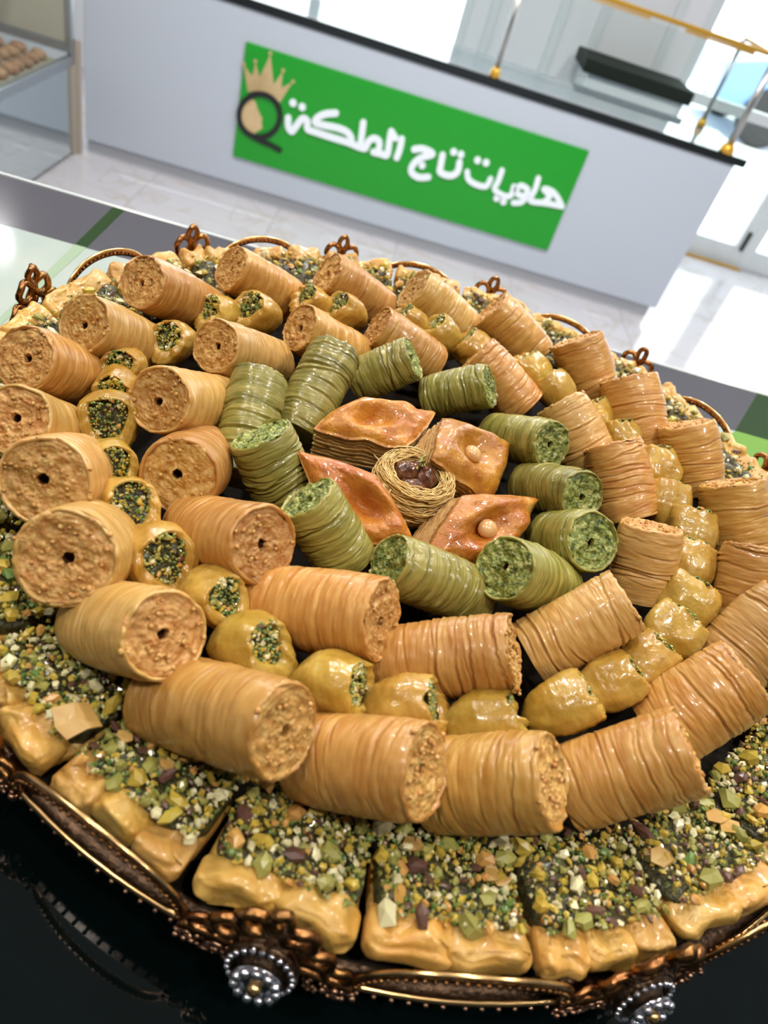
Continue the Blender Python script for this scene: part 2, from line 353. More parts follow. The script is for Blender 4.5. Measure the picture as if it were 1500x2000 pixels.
# ------------------------------------------------------------------ opposite counter with sign
CY, CT = 3.72, -.385
ctr = empty('serving_counter', (0, CY, FZ)); tag(ctr, 'long white serving counter with black top edge carrying the green sign', 'counter')
def cp(name, m_, a, c_, bev=.004):
    o = MB().box((a[0], a[1] - CY, a[2] - FZ), (c_[0], c_[1] - CY, c_[2] - FZ), bev).build(name, m_, ctr); return o
cp('front_panel', M['white'], (-1.472, CY, FZ + .07), (1.53, CY + .03, CT - .035))
cp('side_panel', M['white'], (1.50, CY + .03, FZ + .07), (1.53, CY + .5, CT - .035))
cp('plinth', M['kick'], (-1.472, CY + .03, FZ), (1.51, CY + .48, FZ + .07))
cp('top_edge_strip', M['blacktop'], (-1.472, CY - .010, CT - .035), (1.572, CY + .012, CT), .003)
cp('counter_top', M['topglass'], (-1.472, CY + .012, CT - .03), (1.572, CY + .53, CT - .001), .002)
rail = empty('glass_guard_rail', (0, CY + .0, CT)); tag(rail, 'glass guard screen on steel posts with patterned gold top rail standing on the counter', 'railing')
def post(x, y, r, mfoot):
    b = MB().tube([(x, y, .0), (x, y, .385)], r, 14); o = b.build('post', M['steel'], rail, True)
    f_ = MB().lathe([(0, 0.0), (r * 2.0, 0.0), (r * 2.1, .010), (r * 1.7, .028), (r * 1.15, .040), (0, .040)], 20)
    q = f_.build('foot_cap', mfoot, o, True); q.location = (x, y, 0)
for x in (-1.35, -.79, .337, 1.464): post(x, .012 if x < 1.4 else .014, .0115 if x < 1.4 else .0165, M['brass'])
post(1.455, .47, .011, M['brass']); 
for x0, x1 in ((-1.33, -.81), (-.77, .32), (.357, 1.44)):
    MB().box((x0, .008, .012), (x1, .016, .37)).build('glass_panel', M['glass'], rail)
MB().box((1.460, .05, .012), (1.468, .45, .37)).build('glass_panel', M['glass'], rail)
b = MB().box((-1.36, .004, .385), (1.50, .024, .402), .003); gr = b.build('top_rail', M['brass'], rail)
b = MB()
for i in range(286):
    x = -1.35 + i * .01
    if (i // 16) % 3 != 2: b.box((x, .006, .371), (x + .005, .020, .386))
tag(b.build('rail_fringe', M['brass'], gr), kind='stuff')
MB().box((1.455, .024, .385), (1.472, .48, .400), .003).build('side_rail', M['brass'], rail)

sign = empty('green_sign', (0, CY, FZ)); tag(sign, 'green rectangular sign with white Arabic lettering, gold crown and black ring logo', 'sign')
SG = {'corners': [[-0.7551, -0.5484], [0.8615, -0.5394], [0.8615, -1.037], [-0.755, -1.0251]], 'strokes': [[[-0.5229, -0.7918], [-0.5153, -0.8286], [-0.4958, -0.8425], [-0.4775, -0.8089], [-0.4574, -0.7762], [-0.4336, -0.7814], [-0.4265, -0.8124], [-0.3878, -0.8153], [-0.3083, -0.817], [-0.2287, -0.8169], [-0.1709, -0.822], [-0.1453, -0.8177], [-0.1376, -0.7865], [-0.1149, -0.766], [-0.0874, -0.7746], [-0.0816, -0.8181]], [[-0.3126, -0.7115], [-0.3595, -0.7289], [-0.392, -0.7547], [-0.3954, -0.7765], [-0.3563, -0.7762], [-0.2921, -0.7699], [-0.245, -0.7746], [-0.2194, -0.794], [-0.2166, -0.8178]], [[-0.1802, -0.7153], [-0.1739, -0.7737], [-0.1709, -0.822]], [[-0.1034, -0.8244], [-0.0671, -0.8221], [-0.0379, -0.818], [-0.0424, -0.7636], [-0.0454, -0.7158]], [[-0.0454, -0.7158], [-0.0198, -0.7369]], [[0.0104, -0.7332], [0.0129, -0.7754], [0.009, -0.8171]], [[0.0795, -0.7595], [0.1164, -0.7466], [0.1676, -0.7554], [0.1164, -0.7892], [0.0905, -0.8326], [0.0966, -0.8625], [0.135, -0.8735], [0.179, -0.8595]], [[0.2147, -0.7466], [0.2205, -0.7927], [0.2273, -0.8222], [0.2764, -0.8251], [0.3053, -0.7984], [0.3011, -0.755]], [[0.3503, -0.7854], [0.3689, -0.8167], [0.4149, -0.828], [0.4587, -0.8215], [0.4674, -0.7844]], [[0.5061, -0.7342], [0.5062, -0.7829], [0.503, -0.8235], [0.5514, -0.8395], [0.5873, -0.829], [0.5867, -0.7867]], [[0.6539, -0.7795], [0.618, -0.7726], [0.6042, -0.7977], [0.6246, -0.8156], [0.6564, -0.8088], [0.6539, -0.7795], [0.6606, -0.8126], [0.6467, -0.8445], [0.6117, -0.8573]], [[0.6831, -0.7193], [0.6884, -0.7669], [0.6866, -0.8239], [0.7457, -0.818], [0.7939, -0.8115], [0.8431, -0.8073]], [[0.8431, -0.8073], [0.8007, -0.7716], [0.763, -0.7551], [0.7283, -0.7578], [0.7675, -0.7813], [0.7457, -0.818]]], 'dots': [[-0.512, -0.7242], [-0.468, -0.7292], [0.1351, -0.8174], [0.2608, -0.7192], [0.2971, -0.7205], [0.3801, -0.7227], [0.4226, -0.7223], [0.527, -0.8593], [0.5642, -0.8661]], 'qring': [[-0.5616, -0.7927], [-0.5606, -0.8108], [-0.5631, -0.8293], [-0.5692, -0.8475], [-0.5787, -0.8647], [-0.5912, -0.8803], [-0.6062, -0.8935], [-0.6232, -0.9039], [-0.6415, -0.911], [-0.6603, -0.9145], [-0.6788, -0.9142], [-0.6964, -0.9103], [-0.7123, -0.9028], [-0.7259, -0.8921], [-0.7367, -0.8786], [-0.7442, -0.8629], [-0.7483, -0.8457], [-0.7487, -0.8275], [-0.7455, -0.8091], [-0.7389, -0.7913], [-0.7291, -0.7746], [-0.7166, -0.7597], [-0.7018, -0.7471], [-0.6852, -0.7372], [-0.6676, -0.7305], [-0.6494, -0.7272], [-0.6315, -0.7273], [-0.6144, -0.7309], [-0.5988, -0.7378], [-0.5852, -0.7479], [-0.5742, -0.7607], [-0.5663, -0.7758]], 'qtail': [[-0.6701, -0.9185], [-0.626, -0.9264], [-0.5823, -0.9306], [-0.5389, -0.9401]], 'crown': [[-0.7205, -0.7385], [-0.7379, -0.6879], [-0.7549, -0.6345], [-0.7108, -0.6703], [-0.7047, -0.6112], [-0.6771, -0.6642], [-0.6438, -0.5629], [-0.6111, -0.676], [-0.5789, -0.6112], [-0.5752, -0.6789], [-0.5282, -0.6432], [-0.5714, -0.7409], [-0.6083, -0.7224], [-0.6504, -0.7171], [-0.6876, -0.7236]], 'balls': [[-0.7551, -0.6329], [-0.7051, -0.608], [-0.6444, -0.5587], [-0.578, -0.6088], [-0.5274, -0.6402]], 'face': [[-0.7045, -0.7628], [-0.6851, -0.7643], [-0.668, -0.7945], [-0.6519, -0.8166], [-0.6403, -0.8293], [-0.6429, -0.8469], [-0.6345, -0.8686], [-0.6515, -0.8869], [-0.6605, -0.8931], [-0.6654, -0.9141], [-0.6981, -0.9063], [-0.7241, -0.882], [-0.7386, -0.8501], [-0.7369, -0.8081], [-0.7244, -0.7812]]}
cx_ = SG['corners']
x0, x1, z1, z0 = -.757, .863, -.545, -1.032
MB().box((x0, -.012, z0 - FZ), (x1, 0.0, z1 - FZ), .002).build('sign_board', M['signgreen'], sign)
from mathutils.geometry import delaunay_2d_cdt
def smooth_line(pts, closed=False):
    P = [Vector((p[0], p[1])) for p in pts]; n = len(P); Q = []
    for i in range(n if closed else n - 1):
        g = lambda k: P[k % n] if closed else P[max(0, min(n - 1, k))]
        p0, p1, p2, p3 = g(i - 1), g(i), g(i + 1), g(i + 2)
        for s_ in range(4):
            t = s_ / 4; Q.append(0.5 * ((2 * p1) + (p2 - p0) * t + (2 * p0 - 5 * p1 + 4 * p2 - p3) * t * t + (3 * p1 - 3 * p2 + p3 - p0) * t ** 3))
    Q.append(P[0] if closed else P[-1]); return Q
def tri(p):
    'split a non-convex outline into triangles'
    from mathutils.geometry import tessellate_polygon
    P = [Vector((q[0], q[1], 0)) for q in p]; return [[p[i] for i in t] for t in tessellate_polygon([P])]
def shape2d(name, m, polys, y0, y1=-.0121):
    "union of convex outlines, extruded into one solid letter"
    vs = []; fs = []
    for p in polys:
        if sum(p[i - 1][0] * p[i][1] - p[i][0] * p[i - 1][1] for i in range(len(p))) < 0: p = p[::-1]
        fs.append(list(range(len(vs), len(vs) + len(p)))); vs += [Vector(q) for q in p]
    V, E_, F, _ov, _oe, OF = delaunay_2d_cdt(vs, [], fs, 0, 1e-6)
    F = [f for f, o_ in zip(F, OF) if o_]
    F = [f if (V[f[1]] - V[f[0]]).cross(V[f[2]] - V[f[0]]) > 0 else list(reversed(f)) for f in F]
    n = len(V); cnt = {}
    for f in F:
        for i in range(3): cnt[(f[i], f[(i + 1) % 3])] = 1
    v = [(p.x, y0, p.y - FZ) for p in V] + [(p.x, y1, p.y - FZ) for p in V]
    f = [tuple(q) for q in F] + [tuple(i + n for i in reversed(q)) for q in F]
    for (a_, c_) in cnt:
        if (c_, a_) not in cnt: f.append((c_, a_, a_ + n, c_ + n))
    return mk(name, v, f, m, sign, False)
def disc(e, r, n=14): return [(e[0] + r * math.cos(2 * PI * k / n), e[1] + r * math.sin(2 * PI * k / n)) for k in range(n)]
def stroke(pts, w, closed=False):
    Q = smooth_line(pts, closed); out = [disc(q, w / 2) for q in Q]
    for p, q in zip(Q, Q[1:]):
        d = q - p
        if d.length < 1e-5: continue
        nrm = Vector((-d.y, d.x)).normalized() * w / 2; out.append([p + nrm, p - nrm, q - nrm, q + nrm])
    return out
for idx in ([0, 1, 2, 3, 4], [5], [6], [7], [8], [9], [10], [11, 12]):
    shape2d('letter', M['signwhite'], sum((stroke(SG['strokes'][i], .030 if i < 8 else .026) for i in idx), []), -.020)
for d in SG['dots']: shape2d('letter_dot', M['signwhite'], [disc(d, .0165)], -.020)
shape2d('crown_emblem', M['signgold'], tri(SG['crown']) + [disc(d, .008) for d in SG['balls']], -.016)
shape2d('face_silhouette', M['signgold'], tri(SG['face']), -.015)
shape2d('ring_emblem', M['signblack'], stroke(SG['qring'], .023, True) + stroke(SG['qtail'], .021), -.0205)

# back counter behind, dark topped, and low grey cabinet by the window
bc = empty('back_counter', (1.1, 4.75, FZ)); tag(bc, 'pale back counter with a thick dark green-black top, seen through the glass screen', 'counter')
MB().box((-.20, -.14, 0), (.36, .20, .86), .004).build('cabinet_body', M['doorwhite'], bc)
MB().box((-.24, -.17, .86), (.385, .22, .925), .004).build('worktop', M['dark'], bc)
lc = empty('low_cabinet', (-.435, 4.90, FZ)); tag(lc, 'low grey cabinet standing before the bright window', 'cabinet')
MB().box((-.10, -.12, .0), (.10, .12, .70), .006).build('cabinet_body', M['greymid'], lc)
MB().box((-.11, -.13, .70), (.11, .13, .725), .004).build('cabinet_top', M['greymid'], lc)

# ------------------------------------------------------------------ display case on the left
dc = empty('display_case', (-1.51, 3.30, FZ)); tag(dc, 'glass display case with mirror-finish base, standing left of the white counter', 'display case')
def dp(name, m_, a, c_, bev=.003, par=None):
    return MB().box((a[0] + 1.51, a[1] - 3.30, a[2] - FZ), (c_[0] + 1.51, c_[1] - 3.30, c_[2] - FZ), bev).build(name, m_, par or dc)
Y0, Y1, XA, XB = 2.2, 3.71, -2.35, -1.51
dp('mirror_panel', M['mirror'], (XB - .02, Y0, FZ + .014), (XB, Y1 - .05, -.845))
dp('gap_shade_strip', M['dark'], (XB - .045, Y0, FZ + .001), (XB - .022, Y1 - .05, FZ + .05))  # added dark strip, paints the gap under the mirror panel as shade
dp('corner_trim', M['tan'], (XB - .02, Y1 - .05, FZ + .003), (XB + .008, Y1 - .022, -.845))
dp('corner_trim', M['tan'], (XB + .002, Y1 - .018, FZ + .003), (XB + .030, Y1, -.74))
dp('carcass', M['greymid'], (XA, Y0, FZ + .01), (XB - .046, Y1 - .02, -.86))
dp('bottom_rail', M['frame'], (XB - .025, Y0, -.845), (XB + .004, Y1, -.805))
dp('back_rail', M['frame'], (XA, Y1 - .03, -.80), (XB - .026, Y1 - .005, -.765))
dp('corner_post', M['frame'], (XB - .028, Y1 - .03, -.804), (XB, Y1 - .001, .05))
dp('top_rail', M['frame'], (XB - .025, Y0, .051), (XB, Y1, .08))
dp('back_panel', M['beige'], (XA, Y1 - .024, -.764), (XB - .03, Y1 - .012, .05))
dp('shelf', M['beige'], (XA, Y0, -.86), (XB - .026, Y1 - .03, -.848))
dp('glass_side', M['glass'], (XB - .012, Y0, -.804), (XB - .006, Y1 - .031, .05))
dp('glass_top', M['glass'], (XA, Y0, .081), (XB, Y1, .10))
tr = MB().box((-.21, -.60, 0), (.21, .27, .006), .002).box((-.21, -.60, .0061), (.21, -.59, .02)).box((-.21, .26, .0061), (.21, .27, .02)).box((.20, -.589, .0061), (.21, .259, .02)).box((-.21, -.589, .0061), (-.2, .259, .02)).build('shallow_tray', M['beige'])
tr.location = (-1.77, 3.37, -.848); tag(tr, 'shallow tray of brown pastries inside the left display case', 'tray')
def blob(b, c, r, sx, sy, sz): b.ball(c, r, 10, 6, (sx, sy, sz))
pb = MB(); blob(pb, (0, 0, .022), .031, 1.25, .85, .72)
for i in range(4):
    for j in range(11):
        if i == 0 and j == 0: p0_ = o = pb.build('brown_pastry', M['brownpastry'], None, True)
        else: o = p0_.copy(); C.objects.link(o)
        o.location = (-1.93 + i * .103 + RNG.uniform(-.010, .010), 2.83 + j * .079 + RNG.uniform(-.01, .01), -.8415)
        o.rotation_euler = (0, 0, RNG.uniform(-.3, .3) + 0.0); o['group'] = 'brown pastries in the display case'
        tag(o, 'small brown pastry on the tray inside the left glass display case', 'pastry')

# ------------------------------------------------------------------ near table (glass topped) carrying the tray
TZ = -.050
tb = empty('glass_top_table', (0, .2, FZ)); tag(tb, 'glass-topped display table with dark surface, grey border and green stripes, under the round tray', 'table')
def tp(name, m_, a, c_, z0, z1, bev=.001):
    return MB().box((a[0], a[1] - .2, z0 - FZ), (c_[0], c_[1] - .2, z1 - FZ), bev).build(name, m_, tb)
tp('black_glass_panel', M['black'], (-1.3, -.5), (1.3, .36), TZ - .008, TZ)
tp('white_glass_panel', M['whiteprint'], (-1.3, .36), (1.3, .517), TZ - .008, TZ, .0002)
tp('grey_border_panel', M['greyband'], (-1.3, .517), (1.3, .598), TZ - .008, TZ, .0002)
tp('glass_edge', M['edge'], (-1.3, .598), (1.3, .602), TZ - .010, TZ + .001, .0006)
tp('cabinet_body', M['greymid'], (-1.28, -.48), (1.28, .56), FZ + .08, TZ - .0085, .003)
tp('plinth', M['kick'], (-1.25, -.45), (1.25, .52), FZ, FZ + .0795, .003)
def poly(name, m_, pts):
    n = len(pts); v = [(x, y - .2, z - FZ) for z in (TZ, TZ + .0004) for x, y in pts]
    mk(name, v, [tuple(range(n - 1, -1, -1)), tuple(range(n, 2 * n))] + [(k, (k + 1) % n, n + (k + 1) % n, n + k) for k in range(n)], m_, tb, False)
poly('green_stripe', M['darkgreen'], [(-.2135, .517), (-.205, .517), (-.205, .598), (-.2145, .598)])
poly('green_stripe', M['palestripe'], [(-.212, .39), (-.208, .39), (-.205, .5168), (-.2135, .5168)])
poly('green_stripe', M['darkgreen'], [(.325, .517), (.72, .517), (.72, .598), (.372, .598)])
poly('green_stripe', M['greenglass'], [(.20, .361), (.72, .361), (.72, .5168), (.325, .5168)])

# ------------------------------------------------------------------ round tray
CX, CYT = .0575, .2874
tray = empty('round_tray', (CX, CYT, TZ)); tag(tray, 'large round dark gold tray with openwork rim of arches, crowns and rhinestone medallions', 'tray')
def tz(z): return z - TZ
def lathe_part(name, prof, m, n=160, par=None):
    return MB().lathe([(r, tz(z)) for r, z in prof], n).build(name, m, par or tray, True)
lathe_part('tray_floor', [(0, -.0165), (.214, -.0165), (.2155, -.0155), (.2155, -.0185), (0, -.0185)], M['trayfloor'])
lathe_part('tray_wall', [(.2157, -.0145), (.2225, -.0145), (.2205, -.020), (.213, -.030), (.200, -.036), (.196, -.0365), (.196, -.034), (.206, -.0305), (.2157, -.0215), (.2157, -.0145)], M['bronze'])
lathe_part('rim_ring', [(.2215 + .0009 * math.cos(a), -.0140 + .0009 * math.sin(a)) for a in [2 * PI * k / 8 for k in range(9)]], M['brightgold'])
lathe_part('foot_ring', [(.150, -.036), (.198, -.0366), (.190, -.047), (.188, -.0494), (.180, -.0494), (.150, -.036)], M['bronze'], 96)
def cyl(xa, z, r=.2215):           # local: arc length along rim, height -> tray space at azimuth 0 facing +x outward
    a = xa / .2215; return (r * math.cos(a), r * math.sin(a), tz(z))
def arch_curve(t, off=0.0):
    X = .0325 * math.cos(t); Zt = -.0140 + .0265 * max(math.sin(t), 0) ** .8
    nx, nz = math.cos(t) * .55, math.sin(t) + .25; l = math.hypot(nx, nz)
    return X + nx / l * off, Zt + nz / l * off
def arch_mesh():
    b = MB(); n = 32; v = []; f = []
    for i in range(n + 1):
        t = PI * i / n; wd = .0024 + .0008 * math.sin(t)
        for (dr, q) in ((-.0007, 0), (.0009, 0), (.0012, -.3), (.0009, -1), (-.0007, -1), (-.0003, -.5)):
            x, z = arch_curve(t, q * wd); v.append(cyl(x, z, .2215 + dr + .0010 * math.sin(t)))
    k = 6
    for i in range(n):
        for j in range(k): f.append((i * k + j, i * k + (j + 1) % k, (i + 1) * k + (j + 1) % k, (i + 1) * k + j))
    f += [tuple(range(k)), tuple(range(n * k + k - 1, n * k - 1, -1))]
    return b.add(v, f)
def arch_beads():
    b = MB()
    for i in range(1, 34):
        t = PI * i / 34; wd = .0024 + .0008 * math.sin(t)
        for dr in (-.0007, .0011): x, z = arch_curve(t, -.55 * wd); b.ball(cyl(x, z, .2215 + dr + .0010 * math.sin(t)), .00085, 6, 4)
    return b
def arch_edge():
    pts = []
    for i in range(33):
        t = PI * i / 32; x, z = arch_curve(t, .0003); pts.append(cyl(x, z, .2215 + .0010 * math.sin(t)))
    return MB().tube(pts, .00075, 6)
def loop(cx, cz, r, rz, minor, tilt=0):
    n = 18; pts = []
    for i in range(n):
        t = 2 * PI * i / n; x = r * math.cos(t); z = rz * math.sin(t)
        pts.append(cyl(cx + x * math.cos(tilt) - z * math.sin(tilt), cz + x * math.sin(tilt) + z * math.cos(tilt), .2218 + .0006 * math.cos(3 * t)))
    return MB().tube(pts, minor * 1.08, 8, True)
LOOPS = [(0, .0155, .0028, .0046, .0015, 0), (-.0062, .0085, .0046, .0052, .0016, .35), (.0062, .0085, .0046, .0052, .0016, -.35),
         (-.0128, -.0015, .0050, .0044, .0014, .5), (.0128, -.0015, .0050, .0044, .0014, -.5), (-.0042, -.0005, .0034, .0050, .0012, -.4), (.0042, -.0005, .0034, .0050, .0012, .4),
         (-.0205, -.0085, .0040, .0034, .0012, .4), (.0205, -.0085, .0040, .0034, .0012, -.4)]
def crown_base():
    b = MB()
    b.tube([cyl(x * .001, -.0125 + .0045 * math.cos(x / 26 * PI / 2) - .001, .2222) for x in range(-26, 27, 2)], .0016, 8)
    b.tube([cyl(0, z * .001, .2222) for z in range(-12, 12, 2)], [.0026, .0024, .002, .0017, .0015, .0014, .0013, .0012, .0012, .0012, .0012, .0012], 8)
    return b
def scroll_beads(seed):
    r = random.Random(seed); b = MB()
    for i in range(130):
        x = r.uniform(-.027, .027); zb = -.0295 + .010 * abs(x / .027) ** 2
        z = r.uniform(zb, -.013); rr = .2228 - max(0, -.018 - z) * .45 + r.uniform(0, .0018)
        b.ball(cyl(x, z, rr), r.uniform(.0006, .0012), 6, 4)
    for i in range(16):
        x = r.uniform(-.024, .024); z = r.uniform(-.026 + .006 * abs(x / .027), -.014); q = r.uniform(.0016, .0026); a0 = r.uniform(0, 6)
        rr = .2232 - max(0, -.018 - z) * .45
        b.tube([cyl(x + q * math.cos(a0 + t * .45), z + q * math.sin(a0 + t * .45), rr + .0006) for t in range(11)], .0006, 6)
    for i in range(22):
        x = -.058 + .003 + i * .0052 * 1.0
        b.ball(cyl(x, -.0172, .2222), .0009, 6, 4)
    return b
def medal_parts():
    # local frame: outward = +x, tangential = y, up = z (before cyl mapping)
    def P(rad, n, out, k=12):
        TA = .22; return [(.2232 + out * math.cos(TA) - rad * math.sin(a) * math.sin(TA), rad * math.cos(a), tz(-.0115) + out * math.sin(TA) + rad * math.sin(a) * math.cos(TA)) for a in [2 * PI * i / n for i in range(n)]]
    def ring_plate(prof, n=28):
        v = []; f = []
        for (r_, o_) in prof: v += P(r_, n, o_)
        for j in range(len(prof) - 1):
            for i in range(n): f.append((j * n + i, j * n + (i + 1) % n, (j + 1) * n + (i + 1) % n, (j + 1) * n + i))
        f.append(tuple(range((len(prof) - 1) * n, len(prof) * n))); return MB().add(v, f)
    plate = ring_plate([(.0105, -.003), (.0108, .002), (.0100, .0032), (.0086, .0030), (.0078, .0018), (.0065, .0022), (.0060, .0042), (.0050, .0046)])
    neck = ring_plate([(.0042, .003), (.0042, .0052), (.0072, .0056), (.0075, .0066), (.0030, .0070)])
    st = MB()
    for p in P(.0094, 22, .0034): st.ball(p, .0011, 8, 5)
    st2 = MB()
    for p in P(.0060, 11, .0072): st2.ball(p, .0016, 8, 5)
    ce = MB().ball((.2232 + .0076 * math.cos(.22), 0, tz(-.0115) + .0076 * math.sin(.22)), .0022, 10, 6)
    return plate, neck, st, st2, ce
def shared(name, mb, m, parent, cache={}):
    k = (name, id(mb))
    if k not in cache: cache[k] = (mb.build(name, m, parent, True), mb); return cache[k][0]
    o = cache[k][0].copy(); C.objects.link(o); o.parent = parent; return o
AR, AB, AE, CB = arch_mesh(), arch_beads(), arch_edge(), crown_base(); LP = [loop(*l) for l in LOOPS]; SB = scroll_beads(4); MD = medal_parts()
for k in range(12):
    kk = k if k < 7 else k - 12
    a = math.radians(20.3 + 30 * k + {5: -2.4, 4: -2.2, 2: 1.0, 1: .8, 0: 1.0}.get(kk, 0)); rot = (0, 0, a)
    lift = lambda q: .0075 * max(0, math.cos(q - math.radians(168))) ** 2       # the rim is bent up a little on its left side
    cr = shared('crown_ornament', CB, M['gold'], tray); cr.rotation_euler = rot; cr.location.z = lift(a)
    for l in LP: shared('loop', l, M['gold'], cr)
    sb = shared('scroll_beading', SB, M['bead'], cr); sb['kind'] = 'stuff'
    me_ = shared('medallion', MD[0], M['bronze'], tray); me_.rotation_euler = rot; me_.location.z = lift(a)
    shared('flower_disc', MD[1], M['gem'], me_); g_ = shared('rhinestone_ring', MD[2], M['gem'], me_); g_['kind'] = 'stuff'
    g_ = shared('rhinestone_flower', MD[3], M['gem'], me_); g_['kind'] = 'stuff'; shared('centre_stone', MD[4], M['brightgold'], me_)
    ar = shared('rim_arch', AR, M['gold' if 2 < k < 20 else 'gold'], tray); aa_ = math.radians(20.3 + 30 * k + 15 + {4: -1.5}.get(kk, 0)); ar.rotation_euler = (0, 0, aa_); ar.location.z = lift(aa_)
    shared('edge_wire', AE, M['brightgold'], ar); ab = shared('beading', AB, M['gold'], ar); ab['kind'] = 'stuff'

# ------------------------------------------------------------------ pastry rolls
def frame_of(B, A, spin=0.0):
    z = (Vector(A) - Vector(B)).normalized(); x = z.cross(Vector((0, 0, 1))).normalized(); y = z.cross(x)
    m = Matrix((x, y, z)).transposed()
    return m @ Matrix.Rotation(spin, 3, 'Z')
def roll_wrapper(L, R, seed, ncrease, amp, nt=100, nth=72):
    r = np.random.RandomState(seed); th = np.linspace(0, 2 * PI, nth, endpoint=False)[None, :]; t = np.linspace(0, L, nt)[:, None]
    ct, st = np.cos(th), np.sin(th); sd = seed * 3.7
    w = t + .0016 * noise3(ct * 1.1 + sd, st * 1.1 + sd, t * 60)
    rad = R * (1 + .035 * noise3(ct * .8 + sd, st * .8, t * 35 + sd) + .03 * noise3(ct * 2, st * 2 + sd, t * 20)) - R * .05 * (2 * t / L - 1) ** 4
    rad = rad * (1 + 0 * th)
    p = 0.0015; k = 0
    while p < L - .0012:
        a, ph = r.uniform(0, .0030), r.uniform(0, 6.28); dk = amp * r.uniform(.15, 1.0) ** 1.5 * (1.0 if nt > 100 else (1.15 - .75 * p / L)); sg = r.uniform(.00022, .0007)
        vis = np.clip((.42 if nt > 100 else .7) + 1.35 * noise3(ct * .9 + k * 3.1 + sd, st * .9 + 7.7, t * 0 + k) , 0, 1)
        d = w - p - a * np.sin(th + ph)
        rad = rad - dk * vis * np.exp(-np.abs(d) / sg) + dk * .35 * vis * np.exp(-((d - .0007) / .0005) ** 2)
        p += r.choice([r.uniform(.15, .5), r.uniform(.6, 1.4), r.uniform(1.2, 2.4)]) * L / ncrease; k += 1
    rad = rad + .00010 * noise3(ct * 3 + sd, st * 3, w * 1500) + .00030 * noise3(ct * 2.2, st * 2.2 + sd, t * 150) + .00016 * noise3(ct * 7, st * 7 + sd, t * 500)
    rag = (.0009 * noise3(ct * 4 + sd, st * 4, np.array([[3.3]])) + .0006 * noise3(ct * 12 + sd, st * 12, np.array([[1.3]])))   # ragged cut edge
    z = t + rag * (t / L) ** 3
    bend = r.uniform(-.0012, .0012); bx = bend * (1 - (2 * t / L - 1) ** 2)
    rows = [np.stack([rad * ct * .3, rad * st * .3, z * 0 + .0012], -1)[:1], np.stack([rad * ct * .93, rad * st * .93, z + 0], -1)[:1]]
    rows.append(np.stack([rad * ct + bx, rad * st, z + 0 * th], -1))
    zl = z[-1] + 0 * th[0]; rl = rad[-1]
    for q, dz in ((.985, .0006), (.955, .0009), (.92, .0008), (.885, -.0006)):
        nz = .0004 * noise3(ct * 9 + q * 30, st * 9 + sd, np.array([[q * 9]]))[0]
        rows.append(np.stack([rl * q * ct[0], rl * q * st[0], zl + dz + nz], -1)[None])
    V = np.concatenate(rows, 0); n = V.shape[0]
    V = V.reshape(-1, 3); F = grid_faces(n, nth).tolist(); F.append(tuple(range(nth - 1, -1, -1)))
    return V, F
def roll_filling(L, R, seed, rough=.0007, nr=30, nth=84, hole=.135):
    r = np.random.RandomState(seed + 500); th = np.linspace(0, 2 * PI, nth, endpoint=False)[None, :]
    rho = np.linspace(.945, hole, nr)[:, None] * R; ox, oy = r.uniform(-.08, .08, 2) * R; sd = seed * 1.9
    f = 1 - rho / (R * .925); x = rho * np.cos(th) + ox * f; y = rho * np.sin(th) + oy * f
    sp = np.sin((rho / .0017 + th / (2 * PI)) * 2 * PI + 2.0 * noise3(x * 300, y * 300, x * 0 + sd))
    z = L + .0003 + rough * 1.3 * np.minimum(.25, noise3(x * 430 + sd, y * 430, x * 0 + sd)) + rough * .6 * noise3(x * 1200, y * 1500 + sd, x * 0) + .00010 * sp + .0008 * noise3(x * 150 + sd, y * 150, x * 0 + sd)
    z = z - .0005 * np.clip((rho / R - .86) / .08, 0, 1) - .0004 * np.exp(-((rho / R - .3) / .12) ** 2)
    rows = [np.stack([x, y, z], -1)]
    hx = rho[-1] * np.cos(th) * (1 + .22 * noise3(np.cos(th) * 2 + sd, np.sin(th) * 2, th * 0)); hy = rho[-1] * np.sin(th) * (1 + .22 * noise3(np.cos(th) * 2, np.sin(th) * 2 + sd, th * 0))
    for q, dz in ((.95, .0006), (.85, .002), (.8, .006), (.1, .0065)):
        rows.append(np.stack([hx * q + ox * f[-1], hy * q + oy * f[-1], 0 * th + L + .0002 - dz], -1))
    V = np.concatenate(rows, 0); n = V.shape[0]; F = grid_faces(n, nth).tolist(); F.append(tuple(range((n - 1) * nth, n * nth)))
    return V.reshape(-1, 3), F
def crumbs(L, R, seed, n=16):
    r = random.Random(seed); b = MB()
    for i in range(n):
        a = r.uniform(0, 6.28) ; q = r.uniform(.35, .97) * R; s_ = r.uniform(.0004, .0011)
        b.ball((q * math.cos(a), q * math.sin(a), L + s_ * .1 - (.0 if q < .85 * R else .0)), s_, 6, 4, (1, r.uniform(.6, 1.2), r.uniform(.6, 1)))
    return b
